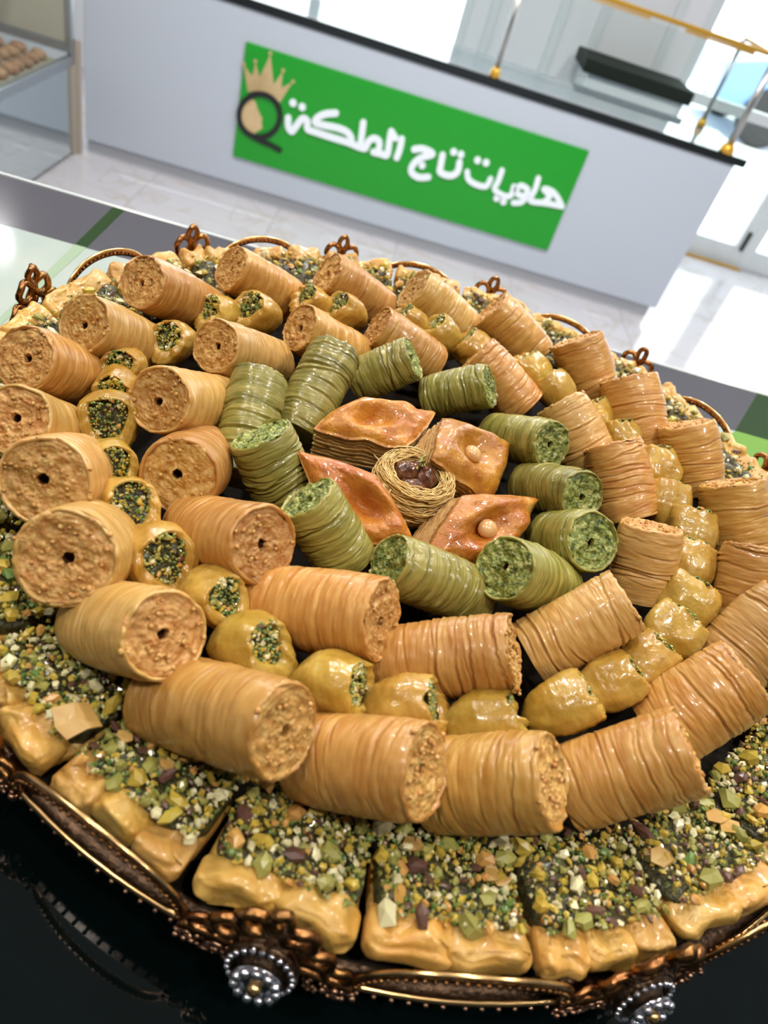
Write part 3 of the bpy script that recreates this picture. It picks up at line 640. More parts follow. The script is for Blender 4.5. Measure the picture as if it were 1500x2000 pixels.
def make_roll(name, rec, seed, kind, label, group, cat='pastry roll'):
    B, A, R = rec[:3], rec[3:6], rec[6]; L = (Vector(A) - Vector(B)).length
    r = random.Random(seed)
    t = empty(name, B, frame_of(B, A, r.uniform(0, 6.28))); tag(t, label, cat, group)
    wm, fm = (M['green'], M['green_fill']) if kind == 'G' else ((M['filo_pale'] if r.random() < .35 else M['filo']), M['filling'])
    # rolls cut face-on are wound in fine even rings, the others crease deeper
    nc, amp = (15, .00150) if kind == 'C' else ((16, .0023) if kind == 'G' else (34, .00080))
    v, f = roll_wrapper(L, R, seed, nc, amp, 120 if kind in ('C', 'G') else 96); mk('wrapper', v, f, wm, t)
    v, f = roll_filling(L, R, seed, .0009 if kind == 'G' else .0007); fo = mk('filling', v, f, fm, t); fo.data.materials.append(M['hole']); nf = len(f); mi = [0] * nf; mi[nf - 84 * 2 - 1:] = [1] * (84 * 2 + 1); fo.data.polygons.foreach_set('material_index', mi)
    if kind != 'G': tag(crumbs(L + .0006, R, seed, 30).build('crumbs', M['filling'], t, True), kind='stuff')
    return t
DATA = {
  'O': [
    [-0.0306, 0.1308, 0.004, 0.0094, 0.1118, 0.0336, 0.0148],
    [0.0192, 0.122, 0.004, 0.0522, 0.1107, 0.0301, 0.0148],
    [0.0626, 0.1217, 0.004, 0.0916, 0.1159, 0.0308, 0.0153],
    [0.1101, 0.1308, 0.004, 0.1405, 0.1361, 0.0336, 0.0151],
    [0.1489, 0.161, 0.004, 0.1728, 0.1743, 0.0336, 0.016],
    [0.1891, 0.2023, 0.004, 0.2079, 0.2178, 0.0336, 0.0168],
    [0.2076, 0.2245, 0.004, 0.2053, 0.2526, 0.0336, 0.0168],
    [0.222, 0.2818, 0.004, 0.2073, 0.3036, 0.0322, 0.0165],
    [0.2093, 0.3302, 0.004, 0.1925, 0.3492, 0.0329, 0.0161],
    [0.1815, 0.3547, 0.004, 0.1634, 0.3814, 0.0336, 0.0168],
    [0.1586, 0.3987, 0.004, 0.1351, 0.4148, 0.0329, 0.0166],
    [0.1208, 0.4332, 0.004, 0.0832, 0.4408, 0.025, 0.016],
    [0.0721, 0.4421, 0.004, 0.0319, 0.4365, 0.0258, 0.0158],
    [0.0164, 0.4381, 0.004, -0.0219, 0.4234, 0.0258, 0.0145],
    [-0.0408, 0.4173, 0.004, -0.0739, 0.3932, 0.0265, 0.0143],
    [-0.0799, 0.378, 0.004, -0.1062, 0.3375, 0.0336, 0.0143],
    [-0.0976, 0.3246, 0.004, -0.1154, 0.2877, 0.0336, 0.0143],
    [-0.1135, 0.2848, 0.004, -0.1249, 0.2512, 0.0336, 0.0143],
    [-0.1086, 0.2449, 0.004, -0.1114, 0.2127, 0.0336, 0.0143],
    [-0.0938, 0.2235, 0.004, -0.0888, 0.1853, 0.0336, 0.0166],
    [-0.0727, 0.1897, 0.004, -0.0693, 0.1543, 0.0336, 0.0168],
    [-0.0597, 0.1556, 0.004, -0.0317, 0.1347, 0.0329, 0.0149]],
  'I': [
    [-0.0092, 0.1788, 0.005, 0.0348, 0.1641, 0.0287, 0.0155],
    [0.042, 0.1633, 0.005, 0.0819, 0.162, 0.0301, 0.0147],
    [0.1002, 0.1855, 0.005, 0.1289, 0.1977, 0.0333, 0.0141],
    [0.1553, 0.2331, 0.005, 0.1507, 0.2487, 0.0333, 0.0145],
    [0.1617, 0.2887, 0.005, 0.1441, 0.3133, 0.0294, 0.0156],
    [0.1473, 0.3253, 0.005, 0.1219, 0.3487, 0.0244, 0.0153],
    [0.1094, 0.3666, 0.005, 0.0742, 0.3797, 0.023, 0.0146],
    [0.0529, 0.3867, 0.005, 0.0146, 0.3813, 0.0222, 0.0138],
    [0.0051, 0.3733, 0.005, -0.0261, 0.3519, 0.0252, 0.0138],
    [-0.0354, 0.3418, 0.005, -0.0597, 0.3037, 0.0301, 0.0138],
    [-0.0525, 0.294, 0.005, -0.0687, 0.2471, 0.0333, 0.0147],
    [-0.0511, 0.2527, 0.005, -0.0502, 0.214, 0.0252, 0.016],
    [-0.0406, 0.2074, 0.005, -0.0115, 0.1832, 0.0314, 0.0155]],
  'G': [
    [0.0784, 0.208, 0.0043, 0.0362, 0.1968, 0.0237, 0.0129],
    [0.1157, 0.2261, 0.004, 0.0814, 0.2045, 0.0286, 0.0139],
    [0.1149, 0.2568, 0.004, 0.1228, 0.2343, 0.0286, 0.0141],
    [0.1071, 0.2948, 0.004, 0.122, 0.2651, 0.0286, 0.0129],
    [0.0902, 0.3329, 0.004, 0.1099, 0.3003, 0.0286, 0.0127],
    [0.0508, 0.3506, 0.004, 0.0795, 0.3442, 0.0258, 0.0124],
    [0.0097, 0.3474, 0.004, 0.0356, 0.3491, 0.0269, 0.0126],
    [-0.013, 0.286, 0.004, -0.0046, 0.3298, 0.0286, 0.014],
    [-0.0324, 0.2449, 0.004, -0.0352, 0.2889, 0.0286, 0.0137],
    [-0.009, 0.2423, 0.004, -0.0256, 0.2478, 0.0286, 0.0142],
    [0.023, 0.2118, 0.004, -0.0001, 0.2167, 0.0275, 0.0135]],
  'Y': [
    [-0.0831, 0.322, 0.016, 255.5, 0.0219],
    [-0.097, 0.2906, 0.016, 268.6, 0.02],
    [-0.0899, 0.2496, 0.016, -75.2, 0.0273],
    [-0.0956, 0.2747, 0.016, -85.2, 0.02],
    [-0.0795, 0.2214, 0.016, -63.5, 0.0229],
    [-0.0658, 0.1998, 0.016, -53.5, 0.0252],
    [-0.0489, 0.1793, 0.016, -43.1, 0.0277],
    [-0.0259, 0.1683, 0.016, -33.3, 0.0217],
    [-0.0081, 0.1507, 0.016, -23.8, 0.0241],
    [0.0215, 0.1426, 0.016, -11.9, 0.0239],
    [0.0465, 0.1409, 0.016, -2.2, 0.0223],
    [0.0754, 0.1416, 0.016, 9.1, 0.0226],
    [0.1055, 0.1549, 0.016, 22.0, 0.0229],
    [0.1261, 0.1708, 0.016, 32.5, 0.0212],
    [0.143, 0.185, 0.016, 41.7, 0.02],
    [0.1588, 0.2032, 0.016, 51.9, 0.0234],
    [0.17, 0.2237, 0.016, 61.8, 0.0265],
    [0.1791, 0.2504, 0.016, 73.9, 0.0251],
    [0.1882, 0.2759, 0.016, 85.4, 0.0241],
    [0.1787, 0.2946, 0.016, 93.4, 0.0241],
    [0.1812, 0.3257, 0.016, 106.7, 0.0237],
    [0.1641, 0.3446, 0.016, 117.2, 0.02],
    [0.1524, 0.3607, 0.016, 126.3, 0.02],
    [0.1277, 0.3779, 0.016, 140.2, 0.0242],
    [0.1137, 0.3925, 0.016, 149.7, 0.0247],
    [0.0789, 0.4006, 0.016, 166.7, 0.0264],
    [0.056, 0.4052, 0.016, 178.1, 0.0243],
    [0.0374, 0.4118, 0.016, 186.7, 0.02],
    [-0.0033, 0.4009, 0.016, 205.9, 0.0229],
    [-0.0221, 0.4009, 0.016, 213.1, 0.02],
    [-0.0506, 0.3721, 0.016, 230.3, 0.0243],
    [-0.07, 0.3628, 0.016, 238.2, 0.02]],
  'P': [
    [[-0.0048, 0.2751, 0.022], [0.0127, 0.3017, 0.026], [0.0508, 0.309, 0.026], [0.0386, 0.2792, 0.022]],
    [[0.0559, 0.2947, 0.034], [0.0945, 0.3076, 0.02], [0.0852, 0.2671, 0.012], [0.0513, 0.2599, 0.034]],
    [[-0.0087, 0.2423, 0.03], [0.0248, 0.2354, 0.034], [0.0474, 0.2205, 0.016], [0.0172, 0.2122, 0.016]],
    [[0.0662, 0.2406, 0.032], [0.1045, 0.2633, 0.022], [0.0906, 0.2264, 0.01], [0.0537, 0.2105, 0.02]]]}
OL = [
    'crumbly-ended orange roll at the front left, its open cut end facing up right',
    'orange roll with torn lower lip, front row, centre-left, above the pistachio squares',
    'orange roll in the front row, centre, with a rough frayed right edge',
    'large creased orange roll in the front row, right of centre, with pointed lower corner',
    'creased orange roll at the lower right, running up to the right frame edge',
    'short creased orange roll cut by the right frame edge, above the lower right one',
    'broad upright orange roll at the right frame edge beside the yellow folded pastries',
    'upright orange roll with rumpled pale top, far right, below the gold crown',
    'upright orange roll, its base patched pale, before the right rim arch',
    'upright orange roll at the right back with a squared top, below a small crown tip',
    'squat upright orange roll at the right back, between the leaning and squared upright ones',
    'leaning reddish orange roll in the back row, right, with fine close rings',
    'leaning glossy orange roll in the back row, right of centre, wet pale top end',
    'leaning pinkish orange roll in the back row before the centre crown ornament',
    'pale orange roll in the back row, highest of all, between the two rim arches',
    'long pale orange roll at the back left with round cut end and a hanging flake',
    'orange roll at the back left with open ring-shaped cut end, below the highest left one',
    'orange roll at the left edge with rough cut end and off-centre slot hole',
    'orange roll at the left frame edge with reddish face and round black hole',
    'pale yellow round cut end at the left frame edge with a clear dark hole',
    'round pale cut end lower left, hole half closed, above the lower left long roll',
    'big pale roll at the lower left, cut end facing the viewer, small square hole']
IL = [
    'long reddish orange roll at lower centre with crumbs hanging from its right end',
    'orange roll at lower centre right, ridged top edge, torn dark notch at its right end',
    'orange roll curving up to the right below the green rolls',
    'bent orange roll on the right beside the green roll with the darkest hole',
    'upright orange roll with a straight flat top, right of the pair of green roll ends',
    'upright orange roll behind the smallest green roll end at the right',
    'leaning orange roll behind the fluffy-ended green roll at the back right',
    'leaning orange roll behind the pale green ridged roll, middle ring at the back',
    'orange roll with a ragged coiled end face, middle ring at the back centre-left',
    'yellowish orange roll with a green speck on its cut end, back left of centre',
    'golden roll with a crumbly lumpy cut end, left of the tall green roll',
    'short round-faced orange roll with a star-shaped hole, left of the green rolls',
    'orange roll with round cut end pointing right beside the front green roll']
GL = [
    'dark green roll at the front of the ring, its broken end facing left',
    'green roll with cut end facing the viewer, in front of the hazelnut pastry',
    'bright green cut roll end with a black square hole, right front of the ring',
    'green roll end at the right of the centre, below the small pale one',
    'small pale green roll end at the right back of the centre pastries',
    'green roll lying sideways behind the centre with a fluffy right end',
    'pale khaki green roll with deep ridges lying at the back of the ring',
    'dark green leaning roll at the back left of the ring',
    'tall upright green roll at the left of the ring, tallest of the green ones',
    'green roll with a crumbly yellow top edge, stacked before the tall green one',
    'pale green roll leaning right with a wide cut top, front left of the ring']
for i, rec in enumerate(DATA['O']): make_roll('pastry_roll', rec, 10 + i, 'F' if i in (0, 14, 15, 16, 17, 18, 19, 20, 21) else 'C', OL[i], 'orange filo rolls of the outer ring')
for i, rec in enumerate(DATA['I']): make_roll('pastry_roll', rec, 60 + i, 'F' if i in (0, 9, 10, 11, 12) else 'C', IL[i], 'orange filo rolls of the middle ring')
for i, rec in enumerate(DATA['G']): make_roll('green_pastry_roll', rec, 90 + i, 'G', GL[i], 'green pistachio rolls of the inner ring')

# ------------------------------------------------------------------ nut chunks (a small bank of shared shapes)
def chunk_mesh(seed):
    r = np.random.RandomState(seed); n = 5; m = 3 + seed % 2; V = []; F = []
    sx, sy, sz = r.uniform(.8, 1.35), r.uniform(.6, .95), r.uniform(.45, .8)
    V.append((0, 0, -sz * .9))
    for j in range(1, m):
        t = PI * j / m
        for k in range(n):
            a = 2 * PI * k / n + r.uniform(-.2, .2); q = r.uniform(.68, 1.15)
            V.append((sx * math.sin(t) * math.cos(a) * q, sy * math.sin(t) * math.sin(a) * q, -sz * math.cos(t) * q))
    V.append((0, 0, sz * .9)); e = len(V) - 1
    for k in range(n):
        F.append((0, 1 + (k + 1) % n, 1 + k)); F.append((e, e - n + k, e - n + (k + 1) % n))
        for j in range(m - 2): a = 1 + j * n + k; b = 1 + j * n + (k + 1) % n; F.append((a, b, b + n, a + n))
    return V, F
BANK = []
for c_ in range(6):
    for s_ in range(5):
        v, f = chunk_mesh(c_ * 10 + s_); me = bpy.data.meshes.new('nut_piece'); me.from_pydata(v, [], f)
        me.polygons.foreach_set('use_smooth', [False] * len(me.polygons)); me.materials.append(NM[c_]); BANK.append(me)
WEI = [0] * 7 + [1] * 8 + [2] * 5 + [3] * 1 + [4] * 3 + [5] * 3
def nut(parent, p, s, r):
    o = bpy.data.objects.new('nut_piece', BANK[r.choice(WEI) * 5 + r.randrange(5)]); C.objects.link(o); o.parent = parent
    o.location = p; o.scale = (s, s, s); o.rotation_euler = (r.uniform(-.6, .6), r.uniform(-.6, .6), r.uniform(0, 6.28)); return o
def tiny_bits(name, pts, smin, smax, r, parent, mats=(0, 1, 2, 2, 3)):
    V = []; F = []; MI = []
    for p in pts:
        s = r.uniform(smin, smax); q = [(1, 0, -.4), (-.4, .9, -.4), (-.5, -.8, -.4), (.1, 0, .9), (-.7, .2, .6), (.6, .6, .5)]
        a = r.uniform(0, 6.28); ca, sa = math.cos(a), math.sin(a); n = len(V)
        V += [(p[0] + s * (x * ca - y * sa), p[1] + s * (x * sa + y * ca), p[2] + s * z) for x, y, z in q]
        fs = [(0, 2, 1), (0, 1, 5), (1, 4, 5), (1, 2, 4), (2, 3, 4), (0, 3, 2), (0, 5, 3), (3, 5, 4)]
        F += [tuple(i + n for i in f) for f in fs]; MI += [r.choice(range(len(mats)))] * len(fs)
    me = bpy.data.meshes.new(name); me.from_pydata(V, [], F)
    for m in mats: me.materials.append(NM[m])
    me.polygons.foreach_set('material_index', MI); me.update()
    return tag(link(bpy.data.objects.new(name, me), parent), kind='stuff')

# ------------------------------------------------------------------ folded yellow pastries with a pistachio mouth
def fold_mesh(W_, H_, L, seed, ns=30, nth=48):
    r = np.random.RandomState(seed); sd = seed * 2.3; s = np.linspace(0, 1, ns)[:, None]; th = np.linspace(0, 2 * PI, nth, endpoint=False)[None, :]
    f = (1 - (1 - s) ** 2.3) ** .55 * (1 - .20 * s ** 3); c, si = np.cos(th), np.sin(th); e = .92
    x = W_ / 2 * np.sign(c) * np.abs(c) ** e; y = H_ / 2 * np.sign(si) * np.abs(si) ** e
    x = x * (1 - .42 * np.clip(y / (H_ / 2) * .5 + .5, 0, 1) ** 2.0) * 1.08
    X = x * f; Y = y * f + H_ * .02 * noise3(c + sd, si, s * 2); Z = L * s + 0 * th
    n = .0014 * noise3(c * 1.6 + sd, si * 1.6, s * 2.5 + sd) + .0004 * noise3(c * 5 + sd, si * 5, s * 6) + .00022 * noise3(c * 1.5 + sd, si * 1.5, s * 45 + c * 3)
    X = X + n * c; Y = Y + n * si; Z = Z + s ** 4 * (  .0016 * noise3(c * 3 + sd, si * 3, th * 0 + 4.4) + .0008 * noise3(c * 11, si * 11 + sd, th * 0)) + .006 * s * (Y / H_)
    rows = [np.stack([X, Y, Z], -1)]; l = rows[0][-1]
    for q, dz in ((.94, .0004), (.88, .0001), (.82, .0006), (.76, -.0002), (.70, .0000), (.64, -.0032)):
        ly = l.copy(); ly[:, 0] *= q; ly[:, 1] = ly[:, 1] * q - H_ * .16 * (1 - q) * 2; ly[:, 2] += dz; rows.append(ly[None])
    V = np.concatenate(rows, 0); nn = V.shape[0]; F = grid_faces(nn, nth).tolist(); F.append(tuple(range(nth - 1, -1, -1)))
    return V.reshape(-1, 3), F, l
YL = [
    ('small yellow folded pastry with bright pistachio mouth between two rolls at the upper left', 30, 1),
    ('small yellow folded pastry showing only stretched filo threads, under a roll at the left back', 25, 0),
    ('small yellow folded pastry with wide open layered mouth, largest one at the left', 25, 1),
    ('small yellow folded pastry strip just above the largest open one at the left', 15, 0),
    ('small yellow folded pastry with arched rim and dark inside, left of the star-holed roll', 28, 1),
    ('small yellow folded pastry lying open with white nut pieces, between two rolls at the left', 40, 1),
    ('small yellow folded pastry with wide arched lip and dark green inside, lower left', 28, 1),
    ('small yellow folded pastry tucked beside the wide arched one, half hidden by a roll', 30, 1),
    ('small yellow folded pastry brownish and glossy with nuts showing, under the long reddish roll', 35, 1),
    ('small yellow folded pastry with coiled layers, orange toned, below the hanging crumbs', 22, 1),
    ('small yellow folded pastry with pointed top and green right corner, front centre', 25, 1),
    ('small yellow folded pastry with round green mouth facing right, front centre', 25, 1),
    ('small yellow folded pastry domed, leftmost of the front right row', 28, 1),
    ('small yellow folded pastry domed and orange tinted, second of the front right row', 28, 1),
    ('small yellow folded pastry wedge shaped with ragged top, third of the front right row', 28, 0),
    ('small yellow folded pastry rounded and olive toned, at the bend of the right row', 30, 0),
    ('small yellow folded pastry broad with ragged top edge, right row, widest one', 30, 0),
    ('small yellow folded pastry with bubbled glossy surface, right row above the widest one', 30, 0),
    ('small yellow folded pastry smooth and square shouldered, right row beside the bent roll', 30, 0),
    ('small yellow folded pastry flat topped, right row beside the flat-topped upright roll', 30, 0),
    ('small yellow folded pastry with bright syrup spots and a brown speck, right row', 30, 0),
    ('small yellow folded pastry partly hidden behind the flat-topped upright roll', 30, 0),
    ('small yellow folded pastry plain cube-like, between two upright rolls at the right back', 30, 0),
    ('small yellow folded pastry long low one, half hidden behind a roll at the right back', 25, 0),
    ('small yellow folded pastry with two black specks, right back', 30, 0),
    ('small yellow folded pastry lying flat, half hidden, at the back right of centre', 20, 0),
    ('small yellow folded pastry leaning glossy wedge at the back, right of centre', 30, 1),
    ('small yellow folded pastry narrow pointed one at the back centre', 30, 1),
    ('small yellow folded pastry pale leaf-shaped with green edge, back centre', 30, 1),
    ('small yellow folded pastry small pointed one behind the ragged coiled roll', 30, 1),
    ('small yellow folded pastry tall with dark green mouth facing left, back left of centre', 30, 1),
    ('small yellow folded pastry mostly hidden at the tail of the long pale roll', 25, 0)]
for i, (x, y, z, adeg, w) in enumerate(DATA['Y']):
    r = random.Random(300 + i); a = math.radians(adeg); ti = math.radians(YL[i][1]); L = .027
    tall = i < 12 or i > 25; W_, H_ = (w * 1.05, w * 1.25) if tall else (w * 1.14, w * 1.04)
    d = Vector((math.cos(a) * math.cos(ti), math.sin(a) * math.cos(ti), math.sin(ti)))
    cpos = Vector((x, y, z - .003)); B = cpos - d * L * .5; A = cpos + d * L * .5
    zz = d; xx = Vector((-math.sin(a), math.cos(a), 0)).normalized() * -1; yy = zz.cross(xx)
    t = empty('folded_pastry', B, Matrix((xx, yy, zz)).transposed()); tag(t, YL[i][0], 'pastry', 'small yellow folded pastries between the two orange rings')
    v, f, l = fold_mesh(W_, H_, L, 40 + i); mk('filo_shell', v, f, M['leaf'], t)
    # filling
    n = 48; rows = [l * np.array([.70, .70, 1]) - np.array([0, H_ * .096, .0030])]
    for q in (.5, .25, .02):
        m_ = l * np.array([q, q, 1]) - np.array([0, H_ * .096, 0]); m_[:, 2] = l[:, 2] * q + l[:, 2].mean() * (1 - q) - .0026 + .0006 * noise3(m_[:, 0] * 600, m_[:, 1] * 600, m_[:, 0] * 0 + i); rows.append(m_)
    V = np.array(rows); F = grid_faces(4, n).tolist(); F.append(tuple(range(3 * n, 4 * n))); mk('pistachio_filling', V.reshape(-1, 3), F, M['bed'], t)
    zm = l[:, 2].mean()
    if True:
        for k in range(22):
            q = math.sqrt(r.random()) * .58; aa = r.uniform(0, 6.28)
            nut(t, (q * W_ / 2 * math.cos(aa), q * H_ / 2 * math.sin(aa) - H_ * .09, zm - .0016), r.uniform(.0009, .0019), r)
        pts = [(q * W_ / 2 * math.cos(aa) * .62, q * H_ / 2 * math.sin(aa) * .62 - H_ * .09, zm - .0012) for q, aa in [(math.sqrt(r.random()), r.uniform(0, 6.28)) for _ in range(150)]]
        tiny_bits('nut_crumbs', pts, .0004, .0009, r, t, (1, 2, 2, 3, 3))

# ------------------------------------------------------------------ pistachio topped squares round the edge
def slab_base(W_, D, H, seed, nu=28, nv=48):
    sd = seed * 1.7; u = np.linspace(-PI / 2, PI / 2, nu)[:, None]; v = np.linspace(-PI, PI, nv, endpoint=False)[None, :]
    def c(w, m): return np.sign(np.cos(w)) * np.abs(np.cos(w)) ** m
    def s(w, m): return np.sign(np.sin(w)) * np.abs(np.sin(w)) ** m
    X = W_ / 2 * c(u, .5) * c(v, .38); Y = D / 2 * c(u, .5) * s(v, .38); Z = H / 2 * s(u, .6) + 0 * v
    out = np.clip(Y / (D / 2), 0, 1); lob = np.abs(np.sin((X / W_ + .5) * PI * 2 + .25 * math.sin(seed)))
    Y = Y + out ** 2 * (.0012 * lob ** .6 - .0006)
    taper = 1 + .10 * (Y / D); X = X * taper
    n = .0018 * noise3(X * 150 + sd, Y * 150, Z * 200) + .0007 * noise3(X * 450, Y * 450 + sd, Z * 900)
    Z = Z + n; Y = Y + n * (out > .6)
    V = np.stack([X, Y, Z], -1).reshape(-1, 3); F = grid_faces(nu, nv).tolist(); return V, F
SLL = [
    'pistachio-topped square pastry, front left, its dough lip behind the left rim arch',
    'pistachio-topped square pastry, front, left of centre, above the left medallion',
    'pistachio-topped square pastry, front centre, coarse yellow nuts on top',
    'pistachio-topped square pastry, front, right of centre, between the two front medallions',
    'pistachio-topped square pastry, front right, above the right medallion',
    'pistachio-topped square pastry, lower right, beside the pointed roll corner',
    'pistachio-topped square pastry, right frame edge, above the lower right piece',
    'pistachio-topped square pastry, far right, behind the broad upright roll',
    'pistachio-topped square pastry, far right, behind the rumpled pale roll',
    'pistachio-topped square pastry, right frame edge, below the far right gold loops',
    'pistachio-topped square pastry, right, green stripe inside the right rim arch',
    'pistachio-topped square pastry, right back, behind the roll with the patched base',
    'pistachio-topped square pastry, right back, behind the squared upright roll',
    'pistachio-topped square pastry, back, between the reddish leaning and squat upright rolls',
    'pistachio-topped square pastry, back, behind the reddish leaning roll',
    'pistachio-topped square pastry, back, with cream and brown nuts, beside a small arch',
    'pistachio-topped square pastry, back, below the centre crown of the rim',
    'pistachio-topped square pastry, back, right of the highest roll',
    'pistachio-topped square pastry, back left, under the tallest crown ornament',
    'pistachio-topped square pastry, back left, behind the long pale roll',
    'pistachio-topped square pastry, far left back, before the left rim arch',
    'pistachio-topped square pastry, far left back, broad piece under the left crown',
    'pistachio-topped square pastry, left frame edge, behind the slot-holed roll',
    'pistachio-topped square pastry, left frame edge, behind the black-holed reddish roll',
    'pistachio-topped square pastry, left frame edge, beside the clear-holed pale roll',
    'pistachio-topped square pastry, left, below the half-closed-hole pale roll end']
SLW = .0475
for k in range(26):
    phi = -114.2 + 13.85 * k
    a = math.radians(phi); r = random.Random(700 + k)
    back = math.sin(a) > .05
    if 180 < phi % 360 < 200: pass
    tilt = math.radians(26 if back else (14 + r.uniform(-2, 2))); zc = (.0035 if back else -.001) + .004 * max(0, math.cos(a - math.radians(165))) ** 2
    pos = (CX + .1978 * math.cos(a), CYT + .1978 * math.sin(a), zc + .0015 - .0075)
    yy = Vector((math.cos(a) * math.cos(tilt), math.sin(a) * math.cos(tilt), math.sin(tilt))); xx = Vector((math.sin(a), -math.cos(a), 0)); zz = xx.cross(yy)
    t = empty('pistachio_square', pos, Matrix((xx, yy, zz)).transposed()); tag(t, SLL[k], 'pastry', 'pistachio-topped pastries round the tray edge')
    D = .036 if not back else .038
    v, f = slab_base(SLW * .97, D * .92, .0085, k); v[:, 1] -= .001; v[:, 2] -= .001; mk('dough_base', v, f, M['dough'], t)
    nf_ = 2 if k % 3 else 3
    for q in range(nf_):          # separate rolled lips of dough along the outer edge
        wl = SLW / nf_ * r.uniform(.98, 1.14); v, f = slab_base(wl, .0125 * r.uniform(.9, 1.15), .0105 * r.uniform(.9, 1.15), k * 7 + q + 200, 20, 40)
        v[:, 2] += .0016 * noise3(v[:, 0] * 180 + k, v[:, 1] * 180 + q, v[:, 2] * 180) ; rz = r.uniform(-.16, .16); x_, y_ = v[:, 0].copy(), v[:, 1].copy()
        v[:, 0] = x_ * math.cos(rz) - y_ * math.sin(rz) + (q + .5 - nf_ / 2) * SLW / nf_ * .98; v[:, 1] = x_ * math.sin(rz) + y_ * math.cos(rz) + D / 2 - .0046 + r.uniform(-.0008, .0008); v[:, 2] += .0012 + r.uniform(-.0006, .0010)
        mk('dough_fold', v, f, M['dough'], t)
    # sticky bed
    v, f = slab_base(SLW * .93, D * .76, .0085, k + 90, 20, 40); v[:, 1] -= .0035; v[:, 2] += .0042
    v[:, 2] += .0008 * noise3(v[:, 0] * 500, v[:, 1] * 500, v[:, 0] * 0 + k); mk('pistachio_bed', v, f, M['bed'], t)
    near = math.sin(a) < -.35; hidden = False
    nn = 110 if near else 60; pts = []
    tries = 0
    while len(pts) < nn and tries < 4000:
        tries += 1; x = r.uniform(-SLW * .44, SLW * .44); y = r.uniform(-D * .49, D * .36); s = (.0014 + .0036 * r.random() ** 1.7) * (1 if near else .85)
        if all((x - p[0]) ** 2 + (y - p[1]) ** 2 > ((s + p[2]) * .66) ** 2 for p in pts): pts.append((x, y, s))
    for (x, y, s) in pts: nut(t, (x, y, .0090 - max(0, y - .008) * .15 + r.uniform(-.0004, .0022) + .0006 * noise3(x * 90, y * 90, k).item()), s, r)
    tiny_bits('nut_crumbs', [(r.uniform(-SLW * .46, SLW * .46), r.uniform(-D * .5, D * .36), .0090 + r.uniform(-.0004, .0016)) for _ in range(520 if near else 200)], .0004, .0011, r, t)
    # filo flakes
    if near and k % 2 == 0:
        b = MB()
        for _ in range(3):
            x, y = r.uniform(-.018, .018), r.uniform(-.016, .0); q = r.uniform(.003, .0055); e_ = [r.uniform(-.001, .001) for _ in range(6)]
            v = [(x + q * math.cos(m * PI / 3) * r.uniform(.7, 1.1), y + q * .7 * math.sin(m * PI / 3), .0118 + e_[m]) for m in range(6)]
            v += [(p_[0], p_[1], p_[2] - .0004) for p_ in v]
            b.add(v, [tuple(range(6)), tuple(range(11, 5, -1))] + [(m, 6 + m, 6 + (m + 1) % 6, (m + 1) % 6) for m in range(6)])
        tag(b.build('filo_flakes', M['filo_pale'], t), kind='stuff')

